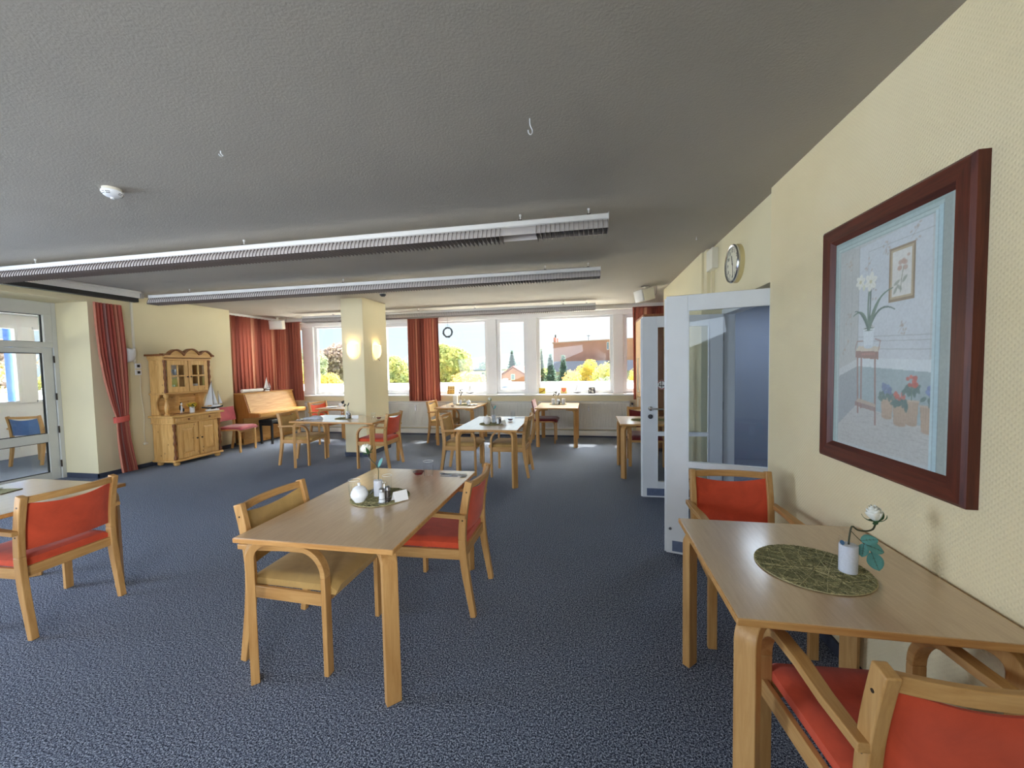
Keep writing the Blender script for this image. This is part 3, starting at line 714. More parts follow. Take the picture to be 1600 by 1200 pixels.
    for k, (a, c) in enumerate(((y0+0.085, -0.006), (0.006, y1-0.085))):
        d = MB(); x = U-0.03; z0, z1 = 1.195, 1.715; s = 0.062
        d.box(x, x+0.02, a, a+s, z0, z1); d.box(x, x+0.02, c-s, c, z0, z1); d.box(x, x+0.02, a+s, c-s, z0, z0+0.085); d.box(x, x+0.02, a+s, c-s, z1-0.075, z1)
        mid = (a+c)/2; zm = (z0+0.085+z1-0.075)/2
        d.box(x+0.002, x+0.018, mid-0.012, mid+0.012, z0+0.085, z1-0.075); d.box(x+0.002, x+0.018, a+s, c-s, zm-0.012, zm+0.012)
        dr = d.build('glazed_door', M['pine'], root, 0.003)
        for (ya, yb) in ((a+s, mid-0.012), (mid+0.012, c-s)):
            for (za, zb) in ((z0+0.085, zm-0.012), (zm+0.012, z1-0.075)):
                MB().box(x+0.007, x+0.011, ya-0.004, yb+0.004, za-0.004, zb+0.004).build('pane', M['pane'], dr)
        ky = c-0.025 if k == 0 else a+0.025
        MB().lathe([(0.005, 0), (0.007, 0.012), (0.013, 0.020), (0.009, 0.028), (0, 0.03)], n=12, M=Matrix.Translation((x+0.02, ky, 1.44)) @ Matrix.Rotation(R(90), 4, 'Y')).build('knob', M['brown_metal'], dr)
    # cornice with three arches
    MB().box(0.0, U+0.005, y0+0.01, y1-0.01, 1.74, 1.765).box(0.0, U-0.02, y0+0.02, y1-0.02, 1.715, 1.74).build('frieze', M['pine_y'], root, 0.004)
    dn = MB(); n = 40
    for i in range(n): dn.box(U+0.004, U+0.014, y0+0.03+(Wd-0.06)*i/n, y0+0.03+(Wd-0.06)*(i+0.55)/n, 1.748, 1.762)
    dn.build('dentil_strip', M['pine_dark'], root)
    def topz(y):
        t = (y-y0)/Wd
        if t < 0.12: return 1.80
        if t < 0.40: return 1.80+0.075*math.sin(PI*(t-0.12)/0.28)**0.8
        if t < 0.72: return 1.80+0.092*math.sin(PI*(t-0.40)/0.32)**0.8 + 0.004
        if t < 0.97: return 1.80+0.070*math.sin(PI*(t-0.72)/0.25)**0.8
        return 1.80
    ys = [y0+Wd*i/60 for i in range(61)]
    o = [(y0, 1.765)] + [(y, topz(y)) for y in ys] + [(y1, 1.765)]
    MB().prism(o, 0, U-0.02, U+0.004).build('arched_board', M['pine_y'], root, 0, 30)
    ca = MB(); path = [(U-0.01, y, topz(y)+0.010) for y in [y0-0.03]+ys+[y1+0.03]] if False else [(U-0.005, y, topz(y)+0.012) for y in ys]
    ca.strip(path, 0.075, 0.026, (1,0,0)); ca.strip([(0.0, y0-0.0, 1.800), (U+0.02, y0-0.0, 1.800)], 0.06, 0.03, (0,1,0)); ca.strip([(0.0, y1, 1.800), (U+0.02, y1, 1.800)], 0.06, 0.03, (0,1,0))
    ca.build('cornice', M['pine_dark'], root, 0, 30)
    MB().box(0.0, U-0.02, y0+0.01, y1-0.01, 1.765, 1.785).build('cabinet_top', M['pine'], root)
    return root
dresser()
# things on and in the dresser
def lathe_thing(name, label, cat, prof, mat, loc, n=20, group=None):
    o = MB().lathe(prof, (0,0,0), n).build(name, mat, None, 0, 50, loc); return tag(o, label, cat, group)
for i, (y, z, r) in enumerate(((5.38, 1.455, 0.045), (5.50, 1.455, 0.04), (5.74, 1.455, 0.045), (5.83, 1.2, 0.05), (5.42, 1.2, 0.05))):
    lathe_thing('glass_bowl', ['stem glass behind the upper left pane of the dresser', 'second glass behind the upper left door of the dresser', 'glass behind the upper right door of the dresser', 'pale bowl behind the lower right pane of the dresser', 'pale bowl behind the lower left pane of the dresser'][i], 'glassware',
                [(r*0.6, 0), (r*0.7, 0.006), (r, 0.06), (r*1.05, 0.11)], M['porcelain'] if i > 2 else M['steel'], (-6.86, y, z+0.001), 16)
# sail boat model
def sailboat(loc, rz, k, label, name='model_sailboat', group=None):
    root = thing(name, label, 'model boat', loc, rz, group)
    hull = MB()
    def hf(u, v):
        x = (u-0.5)*0.27; w = 0.034*math.sqrt(max(0, 1-(2*u-1)**2*0.98)); a = PI*v
        return (x*k, w*math.cos(a)*k, (0.052-0.028*math.sin(a)*(1-0.4*abs(2*u-1))+0.012*abs(2*u-1)**2)*k)
    hull.grid(hf, 16, 8); hull.build('hull', M['black'], root, 0, 60, solid=0.003)
    d = MB(); d.prism([((-0.5+i/16)*0.268*k, 0.034*k*math.sqrt(max(0, 1-(i/8-1)**2*0.98))) for i in range(17)]+[((0.5-i/16)*0.268*k, -0.034*k*math.sqrt(max(0, 1-(i/8-1)**2*0.98))) for i in range(17)], 2, 0.053*k, 0.060*k)
    d.box(0.0, 0.09*k, -0.016*k, 0.016*k, 0.060*k, 0.082*k); d.build('deck', M['porcelain'], root, 0, 30)
    st = MB(); st.box(-0.075*k, 0.075*k, -0.025*k, 0.025*k, 0, 0.022*k); st.box(-0.05*k, -0.03*k, -0.02*k, 0.02*k, 0.022*k, 0.034*k); st.box(0.03*k, 0.05*k, -0.02*k, 0.02*k, 0.022*k, 0.034*k)
    st.build('stand', M['porcelain'], root, 0.002)
    ms = MB(); ms.tube([(0.015*k, 0, 0.06*k), (0.005*k, 0, 0.42*k)], 0.003*k, 6); ms.tube([(0.085*k, 0, 0.06*k), (0.083*k, 0, 0.27*k)], 0.0025*k, 6); ms.tube([(-0.13*k, 0, 0.066*k), (0.005*k, 0, 0.41*k)], 0.001*k, 4)
    ms.build('mast', M['darkgrey'], root)
    def sail(p, q, r, bulge, nm):
        m = MB(); p, q, r = Vector(p)*k, Vector(q)*k, Vector(r)*k
        def fn(u, v):
            a = p.lerp(q, u); pt = a.lerp(r, v); pt.y += bulge*k*math.sin(PI*u)*(1-v)**0.7*2*math.sqrt(max(0,1-v)); return tuple(pt)
        m.grid(fn, 8, 10); return m.build(nm, M['porcelain'], root, 0, 60, solid=0.0015)
    sail((-0.105, 0, 0.075), (0.008, 0, 0.078), (0.003, 0, 0.41), 0.012, 'sail')
    sail((0.020, 0, 0.085), (0.075, 0, 0.085), (0.009, 0, 0.34), 0.010, 'sail')
    sail((0.088, 0, 0.090), (0.135, 0, 0.090), (0.084, 0, 0.25), 0.010, 'sail')
    return root
sailboat((-6.60, 5.90, 0.8235), R(78), 1.28, 'white-sailed model yacht with a black hull on the pine dresser')
# flower pot with yellow blossoms
def flower_jug(loc, label):
    root = thing('flower_pot', label, 'flower pot', loc)
    MB().lathe([(0.032, 0), (0.036, 0.004), (0.036, 0.09), (0.040, 0.10), (0.034, 0.10), (0.032, 0.02), (0, 0.02)], n=20).build('jug', M['porcelain'], root)
    lv = MB(); fl = MB(); rnd = random.Random(3)
    for i in range(26):
        a = rnd.uniform(0, 2*PI); r = rnd.uniform(0.01, 0.075); z = rnd.uniform(0.105, 0.165)
        lv.tube([(0, 0, 0.09), (r*0.6*math.cos(a), r*0.6*math.sin(a), z-0.01), (r*math.cos(a), r*math.sin(a), z)], 0.0025, 4)
        lv.ball((r*0.8*math.cos(a+.4), r*0.8*math.sin(a+.4), z-0.02), (0.014, 0.014, 0.004), 6, 4)
        fl.ball((r*math.cos(a), r*math.sin(a), z), (0.013, 0.013, 0.009), 7, 5)
    lv.build('foliage', plain('leaf_green', rgb(70,96,40), 0.6), root)['kind'] = 'stuff'
    fl.build('blossoms', plain('blossom_yellow', rgb(226,190,50), 0.6), root)['kind'] = 'stuff'
flower_jug((-6.70, 5.615, 0.8235), 'white jug of yellow flowers on the pine dresser')
# dark and white figurine on a little tray
root = thing('figurine', 'small black and white bird figurine beside the flower jug on the dresser', 'figurine', (-6.71, 5.44, 0.8235), R(70))
MB().prism([(-0.10+0.0, -0.04), (0.10, -0.04), (0.115, 0.0), (0.10, 0.04), (-0.10, 0.04), (-0.115, 0)], 2, 0, 0.008).build('tray', M['pine_dark'], root, 0.002)
m = MB(); m.ball((0.0, 0, 0.085), (0.020, 0.018, 0.055), 12, 10); m.ball((0.004, 0, 0.165), (0.014, 0.013, 0.022), 10, 8); m.tube([(-0.008, 0.006, 0.008), (-0.006, 0.006, 0.05)], 0.004, 6); m.tube([(0.010, -0.006, 0.008), (0.006, -0.006, 0.05)], 0.004, 6)
m.build('body', M['porcelain'], root)
m = MB(); m.ball((-0.016, 0, 0.10), (0.012, 0.016, 0.050), 10, 8); m.tube([(0.014, 0, 0.168), (0.034, 0, 0.160)], [0.004, 0.001], 6); m.ball((-0.004, 0, 0.182), (0.012, 0.012, 0.010), 8, 6); m.ball((0.03, 0.0, 0.06), (0.012, 0.014, 0.034), 8, 6)
m.build('dark_feathers', M['black'], root)

# ------------------------------------------------------------------ piano
def piano():
    root = thing('piano', 'light oak upright piano against the curtained side window', 'piano', (-7.12, 6.76, 0))
    L = 1.34   # along y
    M['oak'] = wood('piano_oak', rgb(188,136,70), rgb(222,174,108), 'Y', 1, 0.32)
    M['oak_side'] = wood('piano_oak_side', rgb(150,94,44), rgb(186,128,68), 'Z', 1, 0.32)
    for y0, y1 in ((0, 0.03), (L-0.03, L)):
        MB().prism([(0.0, 0.05), (0.27, 0.05), (0.27, 0.56), (0.66, 0.585), (0.66, 0.655), (0.43, 0.665), (0.31, 1.045), (0.0, 1.045)], 1, y0, y1).build('side_panel', M['oak_side'], root, 0.004)
    MB().box(0.0, 0.33, -0.01, L+0.01, 1.045, 1.066).build('top_lid', M['oak'], root, 0.004)
    MB().prism([(0.42, 0.668), (0.44, 0.668), (0.32, 1.045), (0.30, 1.045)], 1, 0.03, L-0.03).build('upper_panel', M['oak'], root, 0.002)
    MB().prism([(0.43, 0.655), (0.43, 0.670), (0.645, 0.662), (0.665, 0.650), (0.665, 0.600), (0.645, 0.600), (0.645, 0.645)], 1, 0.032, L-0.032).build('key_lid', M['oak'], root, 0.003)
    MB().box(0.27, 0.655, 0.03, L-0.03, 0.575, 0.600).build('key_bed', M['oak'], root, 0.003)
    MB().box(0.25, 0.27, 0.03, L-0.03, 0.14, 0.575).build('lower_panel', M['oak'], root, 0.003)
    MB().box(0.0, 0.28, 0.0, L, 0.02, 0.14).build('plinth', M['oak'], root, 0.004)
    MB().box(0.0, 0.02, 0.03, L-0.03, 0.14, 1.04).build('back_board', M['oak_side'], root)
    for dy in (-0.11, 0.0, 0.11):
        MB().box(0.27, 0.36, L/2+dy-0.018, L/2+dy+0.018, 0.055, 0.068).build('pedal', plain('brass%d' % int(dy*100), rgb(196,160,84), 0.3, 0.5, 1.0), root, 0.003)
    for y in (0.05, L-0.05):
        MB().lathe([(0.02, 0), (0.024, 0.012), (0.02, 0.022)], (0.13, y, 0), 12).build('castor', M['black'], root)
piano()
# paper roll on the piano
r_ = MB(); r_.tube([(0, 0, 0.036), (0, 0.52, 0.036)], 0.036, 18); 
o = r_.build('paper_roll', plain('white_paper', rgb(238,238,240), 0.7), None, 0, 50, (-6.98, 6.90, 1.0665)); tag(o, 'rolled white paper lying on top of the piano', 'paper roll')
sailboat((-6.98, 7.55, 1.0665), R(85), 0.75, 'small model sailing ship on top of the piano by the curtain', 'model_ship')
# stool
root = thing('piano_stool', 'small black stool tucked under the piano keyboard', 'stool', (-6.545, 7.16, 0))
MB().box(-0.16, 0.16, -0.17, 0.17, 0.43, 0.50).build('seat', M['black'], root, 0.012)
for sx in (-1, 1):
    for sy in (-1, 1): MB().strip([(sx*0.135, sy*0.145, 0.43), (sx*0.125, sy*0.14, 0.0)], 0.036, 0.036, (0,1,0)).build('leg', M['black'], root, 0.003)
MB().box(-0.13, 0.13, -0.155, -0.13, 0.38, 0.43).build('apron', M['black'], root); MB().box(-0.13, 0.13, 0.13, 0.155, 0.38, 0.43).build('apron', M['black'], root)
# ------------------------------------------------------------------ tall cupboard in the right niche
def cupboard():
    root = thing('cupboard', 'tall beech cupboard with long handles behind the open double door', 'cupboard', (0.93, 7.10, 0))
    M['cup_side'] = wood('cupboard_side', rgb(128,84,56), rgb(158,108,74), 'Z', 1, 0.45); M['cup_front'] = wood('cupboard_front', rgb(196,158,108), rgb(222,188,140), 'Z', 1, 0.45)
    m = MB(); m.box(0.02, 0.62, 0, 1.06, 0.06, 2.33); m.build('body', M['cup_side'], root, 0.002)
    MB().box(0.0, 0.63, -0.01, 1.07, 2.33, 2.36).build('top_board', M['cup_side'], root, 0.002)
    MB().box(0.04, 0.6, 0.02, 1.04, 0, 0.06).build('plinth', M['darkgrey'], root)
    for y0, y1 in ((0.003, 0.527), (0.533, 1.057)):
        for z0, z1 in ((0.07, 0.92), (0.925, 2.325)):
            d = MB().box(0.0, 0.02, y0, y1, z0, z1).build('door', M['cup_front'], root, 0.002)
            hz = (0.70, 0.88) if z0 < 0.5 else (1.0, 1.62)
            hy = y1-0.05 if y0 < 0.5 else y0+0.05
            MB().tube([(0.0, hy, hz[0]), (-0.03, hy, hz[0]), (-0.03, hy, hz[1]), (0.0, hy, hz[1])], 0.006, 8).build('handle', M['offwhite'], d)
cupboard()
# ------------------------------------------------------------------ curtains
def curtain_mat(name, stops, translucent=0.22):
    t = NT(name); a = t.n('ShaderNodeAttribute'); a.attribute_name = 'u'
    mlt = t.math('FRACT', t.math('MULTIPLY', a.outputs['Fac'], 1.0), 0.0)
    c = t.ramp(mlt, stops); n = t.noise(t.coord((1,1,0.4)), 60, 3)
    c = t.mix(t.math('MULTIPLY', n, 0.25), c, stops[0][1])
    d = t.n('ShaderNodeBsdfDiffuse'); tr = t.n('ShaderNodeBsdfTranslucent'); t.l(c, d.inputs[0]); t.l(c, tr.inputs[0])
    mx = t.n('ShaderNodeMixShader'); mx.inputs[0].default_value = translucent; t.l(d.outputs[0], mx.inputs[1]); t.l(tr.outputs[0], mx.inputs[2])
    t.l(mx.outputs[0], t.out.inputs[0]); return t.m
rust, rust2, peach, deep = rgb(156,94,78), rgb(136,76,64), rgb(196,152,124), rgb(98,54,48)
M['curtain'] = curtain_mat('rust_curtain', [(0.0, rust2), (0.22, rust), (0.42, rust), (0.5, peach), (0.58, rust), (0.8, deep), (1.0, rust2)])
M['curtain_tied'] = curtain_mat('pink_striped_curtain', [(0.0, rgb(206,140,116)), (0.18, rgb(206,130,112)), (0.3, rgb(190,100,90)), (0.5, rgb(184,94,86)), (0.60, rgb(172,152,150)), (0.68, rgb(190,100,92)), (0.9, rgb(178,90,80)), (1.0, rgb(206,140,116))], 0.2)
def curtain(name, label, p0, p1, z0, z1, folds, amp, seed=0, bottom_scale=1.0, mat='curtain'):
    # vertical pleated cloth hung between two plan points
    rnd = random.Random(seed); p0 = Vector((p0[0], p0[1], 0)); p1 = Vector((p1[0], p1[1], 0)); d = p1-p0; nrm = Vector((d.y, -d.x, 0)).normalized()
    nu, nv = folds*10, 14; ph = [rnd.uniform(-0.5, 0.5) for _ in range(folds+2)]; am = [rnd.uniform(0.6, 1.25) for _ in range(folds+2)]
    us = []
    def fn(u, v):
        us.append(u*folds/6.0)
        k = u*folds; i = int(min(k, folds-1)); fr = k-i
        a = (am[i]*(1-fr)+am[i+1]*fr)*amp*(0.75+0.35*v); w = math.sin(2*PI*k + (ph[i]*(1-fr)+ph[i+1]*fr)*1.2*v)
        uu = 0.5+(u-0.5)*(1+(bottom_scale-1)*v) + 0.012*math.sin(2*PI*k*2+1)*v
        p = p0+d*uu+nrm*(a*w + 0.25*a*math.sin(4*PI*k+seed)); return (p.x, p.y, z1+(z0-z1)*v)
    mb = MB().grid(fn, nu, nv)
    root = thing(name, label, 'curtain', (0, 0, 0))
    mb.build('cloth', M[mat], root, 0, 80, attr={'u': us})
    hd = MB(); m0 = min(p0.x, p1.x); 
    if abs(d.x) > abs(d.y): hd.box(min(p0.x,p1.x), max(p0.x,p1.x), p0.y-amp*0.9, p0.y+amp*0.9, z1-0.004, z1+0.012)
    else: hd.box(p0.x-amp*0.9, p0.x+amp*0.9, min(p0.y,p1.y), max(p0.y,p1.y), z1-0.004, z1+0.012)
    hd.build('heading', M['curtain_head'], root)
    return root
M['curtain_head'] = plain('curtain_heading', rgb(120,52,38), 0.9)
curtain('curtain', 'rust curtain panel between two windows right of the pillar', (-3.935, 8.25), (-3.215, 8.25), 0.775, 2.60, 11, 0.040, 1, 1.03)
curtain('curtain', 'rust corner curtain on the window wall behind the piano', (-7.25, 8.24), (-6.62, 8.21), 0.80, 2.63, 9, 0.042, 2, 1.10)
curtain('curtain', 'wide rust curtain with glowing stripes above the piano', (-7.36, 6.76), (-7.34, 8.36), 0.70, 2.70, 17, 0.045, 3)
curtain('curtain', 'dark rust curtain at the far right window beside the cupboard', (0.885, 8.28), (2.0, 8.28), 0.80, 2.635, 14, 0.036, 4)
def tied_curtain():
    root = thing('curtain', 'pink striped curtain tied back beside the glazed terrace door', 'curtain', (0, 0, 0))
    zs = [2.545, 2.2, 1.8, 1.4, 1.1, 0.95, 0.86, 0.80, 0.7, 0.5, 0.25, 0.02]
    y0s = [4.44, 4.445, 4.465, 4.51, 4.565, 4.60, 4.625, 4.63, 4.625, 4.63, 4.645, 4.665]
    y1s = [4.79, 4.81, 4.825, 4.82, 4.81, 4.80, 4.785, 4.785, 4.795, 4.81, 4.845, 4.88]
    def lerp(arr, z):
        for i in range(len(zs)-1):
            if zs[i] >= z >= zs[i+1]:
                t = (zs[i]-z)/(zs[i]-zs[i+1]); t = t*t*(3-2*t) if False else t; return arr[i]+(arr[i+1]-arr[i])*t
        return arr[-1]
    us = []; F = 8
    def fn(u, v):
        z = 2.545+(0.02-2.545)*v; a = lerp(y0s, z); b = lerp(y1s, z); us.append(u*1.35+0.05)
        tight = 0.5+0.5*min(1, abs(z-0.83)/0.5); amp = 0.030*tight
        w = math.sin(2*PI*F*u+0.6*math.sin(3*u)); x = -6.90+amp*w-0.02*math.sin(PI*u)+0.02*(1-tight)
        return (x, a+(b-a)*(u+0.010*math.sin(4*PI*F*u)), z)
    MB().grid(fn, 90, 44).build('cloth', M['curtain_tied'], root, 0, 80, attr={'u': us})
    tb = MB()
    path = [(-6.905+0.052*math.cos(a), 4.705+0.098*math.sin(a), 0.835+0.012*math.sin(a)) for a in [2*PI*i/28 for i in range(29)]]
    tb.strip(path, 0.085, 0.006, (0,0,1)); tb.build('tie_band', plain('tie_band', rgb(206,96,84), 0.9), root, 0, 60)
tied_curtain()

# ------------------------------------------------------------------ radiators
def radiator(x0, x1, label, meter=None, valve=False):
    root = thing('radiator', label, 'radiator', (x0, 8.385, 0)); L = x1-x0; z0, z1 = 0.165, 0.745
    n = int(L/0.0333); p = L/n; m = MB(); pts = []
    for i in range(n): pts += [(i*p+0.001, 0.0), (i*p+p*0.62, 0.0), (i*p+p*0.74, 0.011), (i*p+p*0.92, 0.011)]
    pts.append((L, 0.0)); vs = []; fs = []
    for x, y in pts: vs += [(x, y, z0+0.035), (x, y, z1-0.035)]
    for i in range(len(pts)-1): fs.append((2*i, 2*i+2, 2*i+3, 2*i+1))
    m.add(vs, fs); m.box(0, L, -0.002, 0.010, z0, z0+0.036); m.box(0, L, -0.002, 0.010, z1-0.036, z1); m.box(0, L, 0.0115, 0.020, z0, z1)
    m.box(-0.004, 0, -0.002, 0.068, z0, z1); m.box(L, L+0.004, -0.002, 0.068, z0, z1)
    m.build('panel', M['radiator'], root, 0, 30)
    g = MB(); g.box(0, L, 0.0, 0.068, z1, z1+0.006)
    g.build('top_grille', M['radiator'], root)
    s = MB()
    for i in range(n): s.box(i*p+p*0.25, i*p+p*0.75, -0.003, -0.0005, z1-0.014, z1-0.005)
    s.build('vent_slots', M['darkgrey'], root)['kind'] = 'stuff'
    for bx in (0.12, L-0.15): MB().box(bx, bx+0.03, 0.02, 0.07, z0+0.05, z1-0.05).build('bracket', M['radiator'], root)
    if meter is not None:
        c = MB(); c.box(meter-x0-0.016, meter-x0+0.016, -0.026, -0.001, 0.545, 0.665); c.build('heat_meter', M['porcelain'], root, 0.008)
        MB().box(meter-x0-0.010, meter-x0+0.010, -0.0275, -0.0255, 0.625, 0.64).build('meter_display', M['steel'], root)
    if valve:
        v = MB(); v.tube([(L+0.006, 0.03, 0.70), (L+0.05, 0.03, 0.70), (L+0.05, 0.03, 0.10)], 0.010, 8); v.build('pipe', M['radiator'], root)
        v = MB(); v.tube([(L+0.05, 0.03, 0.70), (L+0.05, -0.03, 0.70)], 0.022, 12); v.build('thermostat', M['darkgrey'], root)
    return root
radiator(-6.72, -4.95, 'white ribbed radiator left of the pillar behind the window table')
radiator(-4.60, -2.22, 'white ribbed radiator between the pillar and the table under the wreath', -3.86)
radiator(-2.11, -1.13, 'short white ribbed radiator between the two window tables')
radiator(-1.06, 0.83, 'long white ribbed radiator below the window facing the brick block', 0.0, True)

# ------------------------------------------------------------------ fluorescent light strips
def light_strip(x0, x1, y, hooks, label, gap=None):
    root = thing('light_strip', label, 'ceiling light', ((x0+x1)/2, y, 0)); L = (x1-x0)/2; zt = 2.672
    MB().prism([(-0.040, zt), (-0.052, zt-0.008), (-0.052, zt-0.044), (-0.035, zt-0.05), (0.035, zt-0.05), (0.052, zt-0.044), (0.052, zt-0.008), (0.040, zt)], 0, -L, L).build('trunking', M['lampwhite'], root, 0.002)
    rf = MB()
    for s in (-1, 1):
        pth = [(s*0.036, zt-0.05), (s*0.058, zt-0.072), (s*0.072, zt-0.100), (s*0.076, zt-0.122)]
        vs = []; 
        for a, z in pth: vs += [(-L, a, z), (L, a, z)]
        for a, z in reversed(pth): vs += [(-L, a-s*0.003, z), (L, a-s*0.003, z)]
        nn = len(vs)//2
        rf.add(vs, [(2*i, 2*((i+1) % nn), 2*((i+1) % nn)+1, 2*i+1) for i in range(nn)])
    rf.build('reflector', M['reflector'], root, 0, 60)
    tb = MB(); nseg = 4
    for i in range(nseg):
        a = -L+2*L*i/nseg+0.03; b = -L+2*L*(i+1)/nseg-0.03; tb.tube([(a, 0, zt-0.083), (b, 0, zt-0.083)], 0.013, 10)
    tb.build('lamp_tube', M['porcelain'], root)
    # transverse louvre blades
    lv = MB(); n = int(2*L/0.036)
    for i in range(n+1):
        x = -L+0.006+i*(2*L-0.012)/n; gx = x+(x0+x1)/2
        if gap and gap[0] < gx < gap[1]: continue
        lv.add([(x, -0.080, zt-0.126), (x, 0.080, zt-0.126), (x, 0.086, zt-0.140), (x, -0.086, zt-0.140), (x, -0.060, zt-0.058), (x, 0.060, zt-0.058)], [])
        b = len(lv.v)-6
        t = 0.0012
        o = [(-0.056, zt-0.052), (-0.068, zt-0.075), (-0.080, zt-0.105), (-0.086, zt-0.140), (0.086, zt-0.140), (0.080, zt-0.105), (0.068, zt-0.075), (0.056, zt-0.052)]
        del lv.v[b:]
        lv.prism(o, 0, x-t, x+t)
    o = lv.build('louvre', M['fin'], root, 0, 0); o['kind'] = 'stuff'
    MB().box(-L-0.003, -L, -0.055, 0.055, zt-0.052, zt+0.002).build('end_cap', M['lampwhite'], root)
    MB().box(L, L+0.003, -0.055, 0.055, zt-0.052, zt+0.002).build('end_cap', M['lampwhite'], root)
    for hx in hooks:
        x = hx-(x0+x1)/2
        h = MB(); h.tube([(x, 0, CZ), (x, 0, zt)], 0.005, 6); h.lathe([(0.010, CZ-0.012), (0.010, CZ)], (x, 0, 0), 8)
        hg = h.build('hanger', M['lampwhite'], root)
        MB().box(x-0.013, x+0.013, -0.02, 0.02, zt-0.002, zt+0.014).build('clamp', M['brown_metal'], hg)
    return root
M['reflector'] = plain('louvre_reflector', rgb(206,198,194), 0.4, 0.5, 0, 0.03)
light_strip(-6.48, 0.160, 3.17, (-5.65, -3.10, -0.52, 0.015), 'nearest long louvred light strip under the ceiling', (-0.66, -0.42))
light_strip(-6.38, 0.152, 4.84, (-5.7, -3.21, -0.50, 0.01), 'middle long louvred light strip under the ceiling')
light_strip(-6.06, 0.142, 7.66, (-5.35, -4.66, -3.4, -2.2, -0.457, -0.02), 'farthest louvred light strip near the windows')

# ------------------------------------------------------------------ small ceiling fittings
root = thing('smoke_detector', 'round white smoke detector on the ceiling at the upper left', 'smoke detector', (-3.035, 2.098, CZ))
MB().lathe([(0.050, 0), (0.050, -0.016), (0.054, -0.018)], n=28).build('base', M['offwhite'], root)
MB().lathe([(0.056, -0.018), (0.056, -0.030), (0.046, -0.044), (0.030, -0.054), (0.012, -0.057), (0.010, -0.066), (0, -0.067)], n=28).build('cover', M['porcelain'], root)
s = MB()
for k in range(10):
    if k % 5 == 4: continue
    for rr, z in ((0.0535, -0.0335), (0.0485, -0.0415)):
        a0 = 2*PI*k/10; pts = [(rr*math.cos(a0+0.45*j/4), rr*math.sin(a0+0.45*j/4), z) for j in range(5)]
        s.tube(pts, 0.0018, 4)
s.build('vent_slots', M['black'], root)
root = thing('ceiling_detector', 'small dome detector on the ceiling by the pillar', 'smoke detector', (-3.26, 5.97, CZ))
MB().lathe([(0.05, 0), (0.05, -0.02), (0.03, -0.045), (0, -0.05)], n=20).build('cover', M['darkgrey'], root)
MB().lathe([(0.055, 0), (0.055, -0.008)], n=20).build('base', M['offwhite'], root)
def hook(loc, rz, label, k):
    o = MB().tube(smooth_pts([(0, 0, 0), (0, 0.002, -0.018*k), (0.004, 0.004, -0.030*k), (0.012, 0.006, -0.040*k), (0.012, 0.006, -0.052*k), (0.003, 0.004, -0.060*k), (-0.008, 0.0, -0.056*k), (-0.010, -0.002, -0.046*k)], 3), 0.0028, 8).build('ceiling_hook', M['porcelain'], None, 0, 60, loc, rz)
    tag(o, label, 'hook')
hook((-0.267, 1.966, CZ+0.001), R(20), 'white screw hook in the ceiling above the middle of the room', 1.25)
hook((-1.957, 1.879, CZ+0.001), R(70), 'short curled white hook in the ceiling right of the smoke detector', 0.45)
hook((1.03, 4.12, CZ+0.001), R(40), 'tiny hook in the ceiling by the clock wall', 0.5)
# loudspeakers
def speaker(name, loc, rz, tilt, label, w, h, d):
    root = thing(name, label, 'loudspeaker', loc, rz)
    Mx = Matrix.Rotation(tilt, 4, 'X')
    MB().prism([(-w/2, 0), (w/2, 0), (w/2-0.02, d), (-w/2+0.02, d)], 2, -h/2, h/2, Mx).build('cabinet', M['offwhite'], root, 0.008)
    f = MB()
    f.grid(lambda u, v: (w*(u-0.5)*0.98, -0.012-0.03*(1-(2*u-1)**2), h*(v-0.5)*0.97), 12, 4, Mx)
    f.build('front_grille', M['lampwhite'], root, 0, 60, solid=0.006)
    b = MB(); b.box(-0.025, 0.025, d*0.45, d*0.55, h/2*0.2, CZ-loc[2]); b.box(-0.05, 0.05, d*0.3, d*0.7, CZ-loc[2]-0.012, CZ-loc[2]); b.build('bracket', M['offwhite'], root, 0.003)
    MB().tube([(w*0.3, d, 0.0), (w*0.42, d+0.03, 0.03), (w*0.5, d+0.02, CZ-loc[2])], 0.003, 6).build('cable', M['darkgrey'], root)
    return root
speaker('loudspeaker', (0.80, 6.55, 2.58), R(-68), R(12), 'white loudspeaker hung from the ceiling above the cupboard', 0.26, 0.18, 0.20)
speaker('loudspeaker', (-6.93, 7.83, 2.54), R(14), R(8), 'white loudspeaker under the ceiling in the curtained corner', 0.29, 0.20, 0.17)
# projection screen case
root = thing('projection_screen', 'long white roll-up screen case under the ceiling before the terrace door', 'projection screen', (-6.62, 3.1, 0))
MB().box(-0.055, 0.055, -1.9, 1.72, 2.635, 2.722).build('case', M['lampwhite'], root, 0.012)
MB().box(-0.045, 0.045, -1.9, 1.70, 2.575, 2.635).build('screen_slot', M['black'], root, 0.004)
MB().box(0.075, 0.10, -1.9, 1.70, 2.70, 2.729).build('rail', M['lampwhite'], root, 0.004)
MB().box(-0.07, 0.07, 1.715, 1.76, 2.64, 2.729).build('end_bracket', M['steel'], root, 0.004)
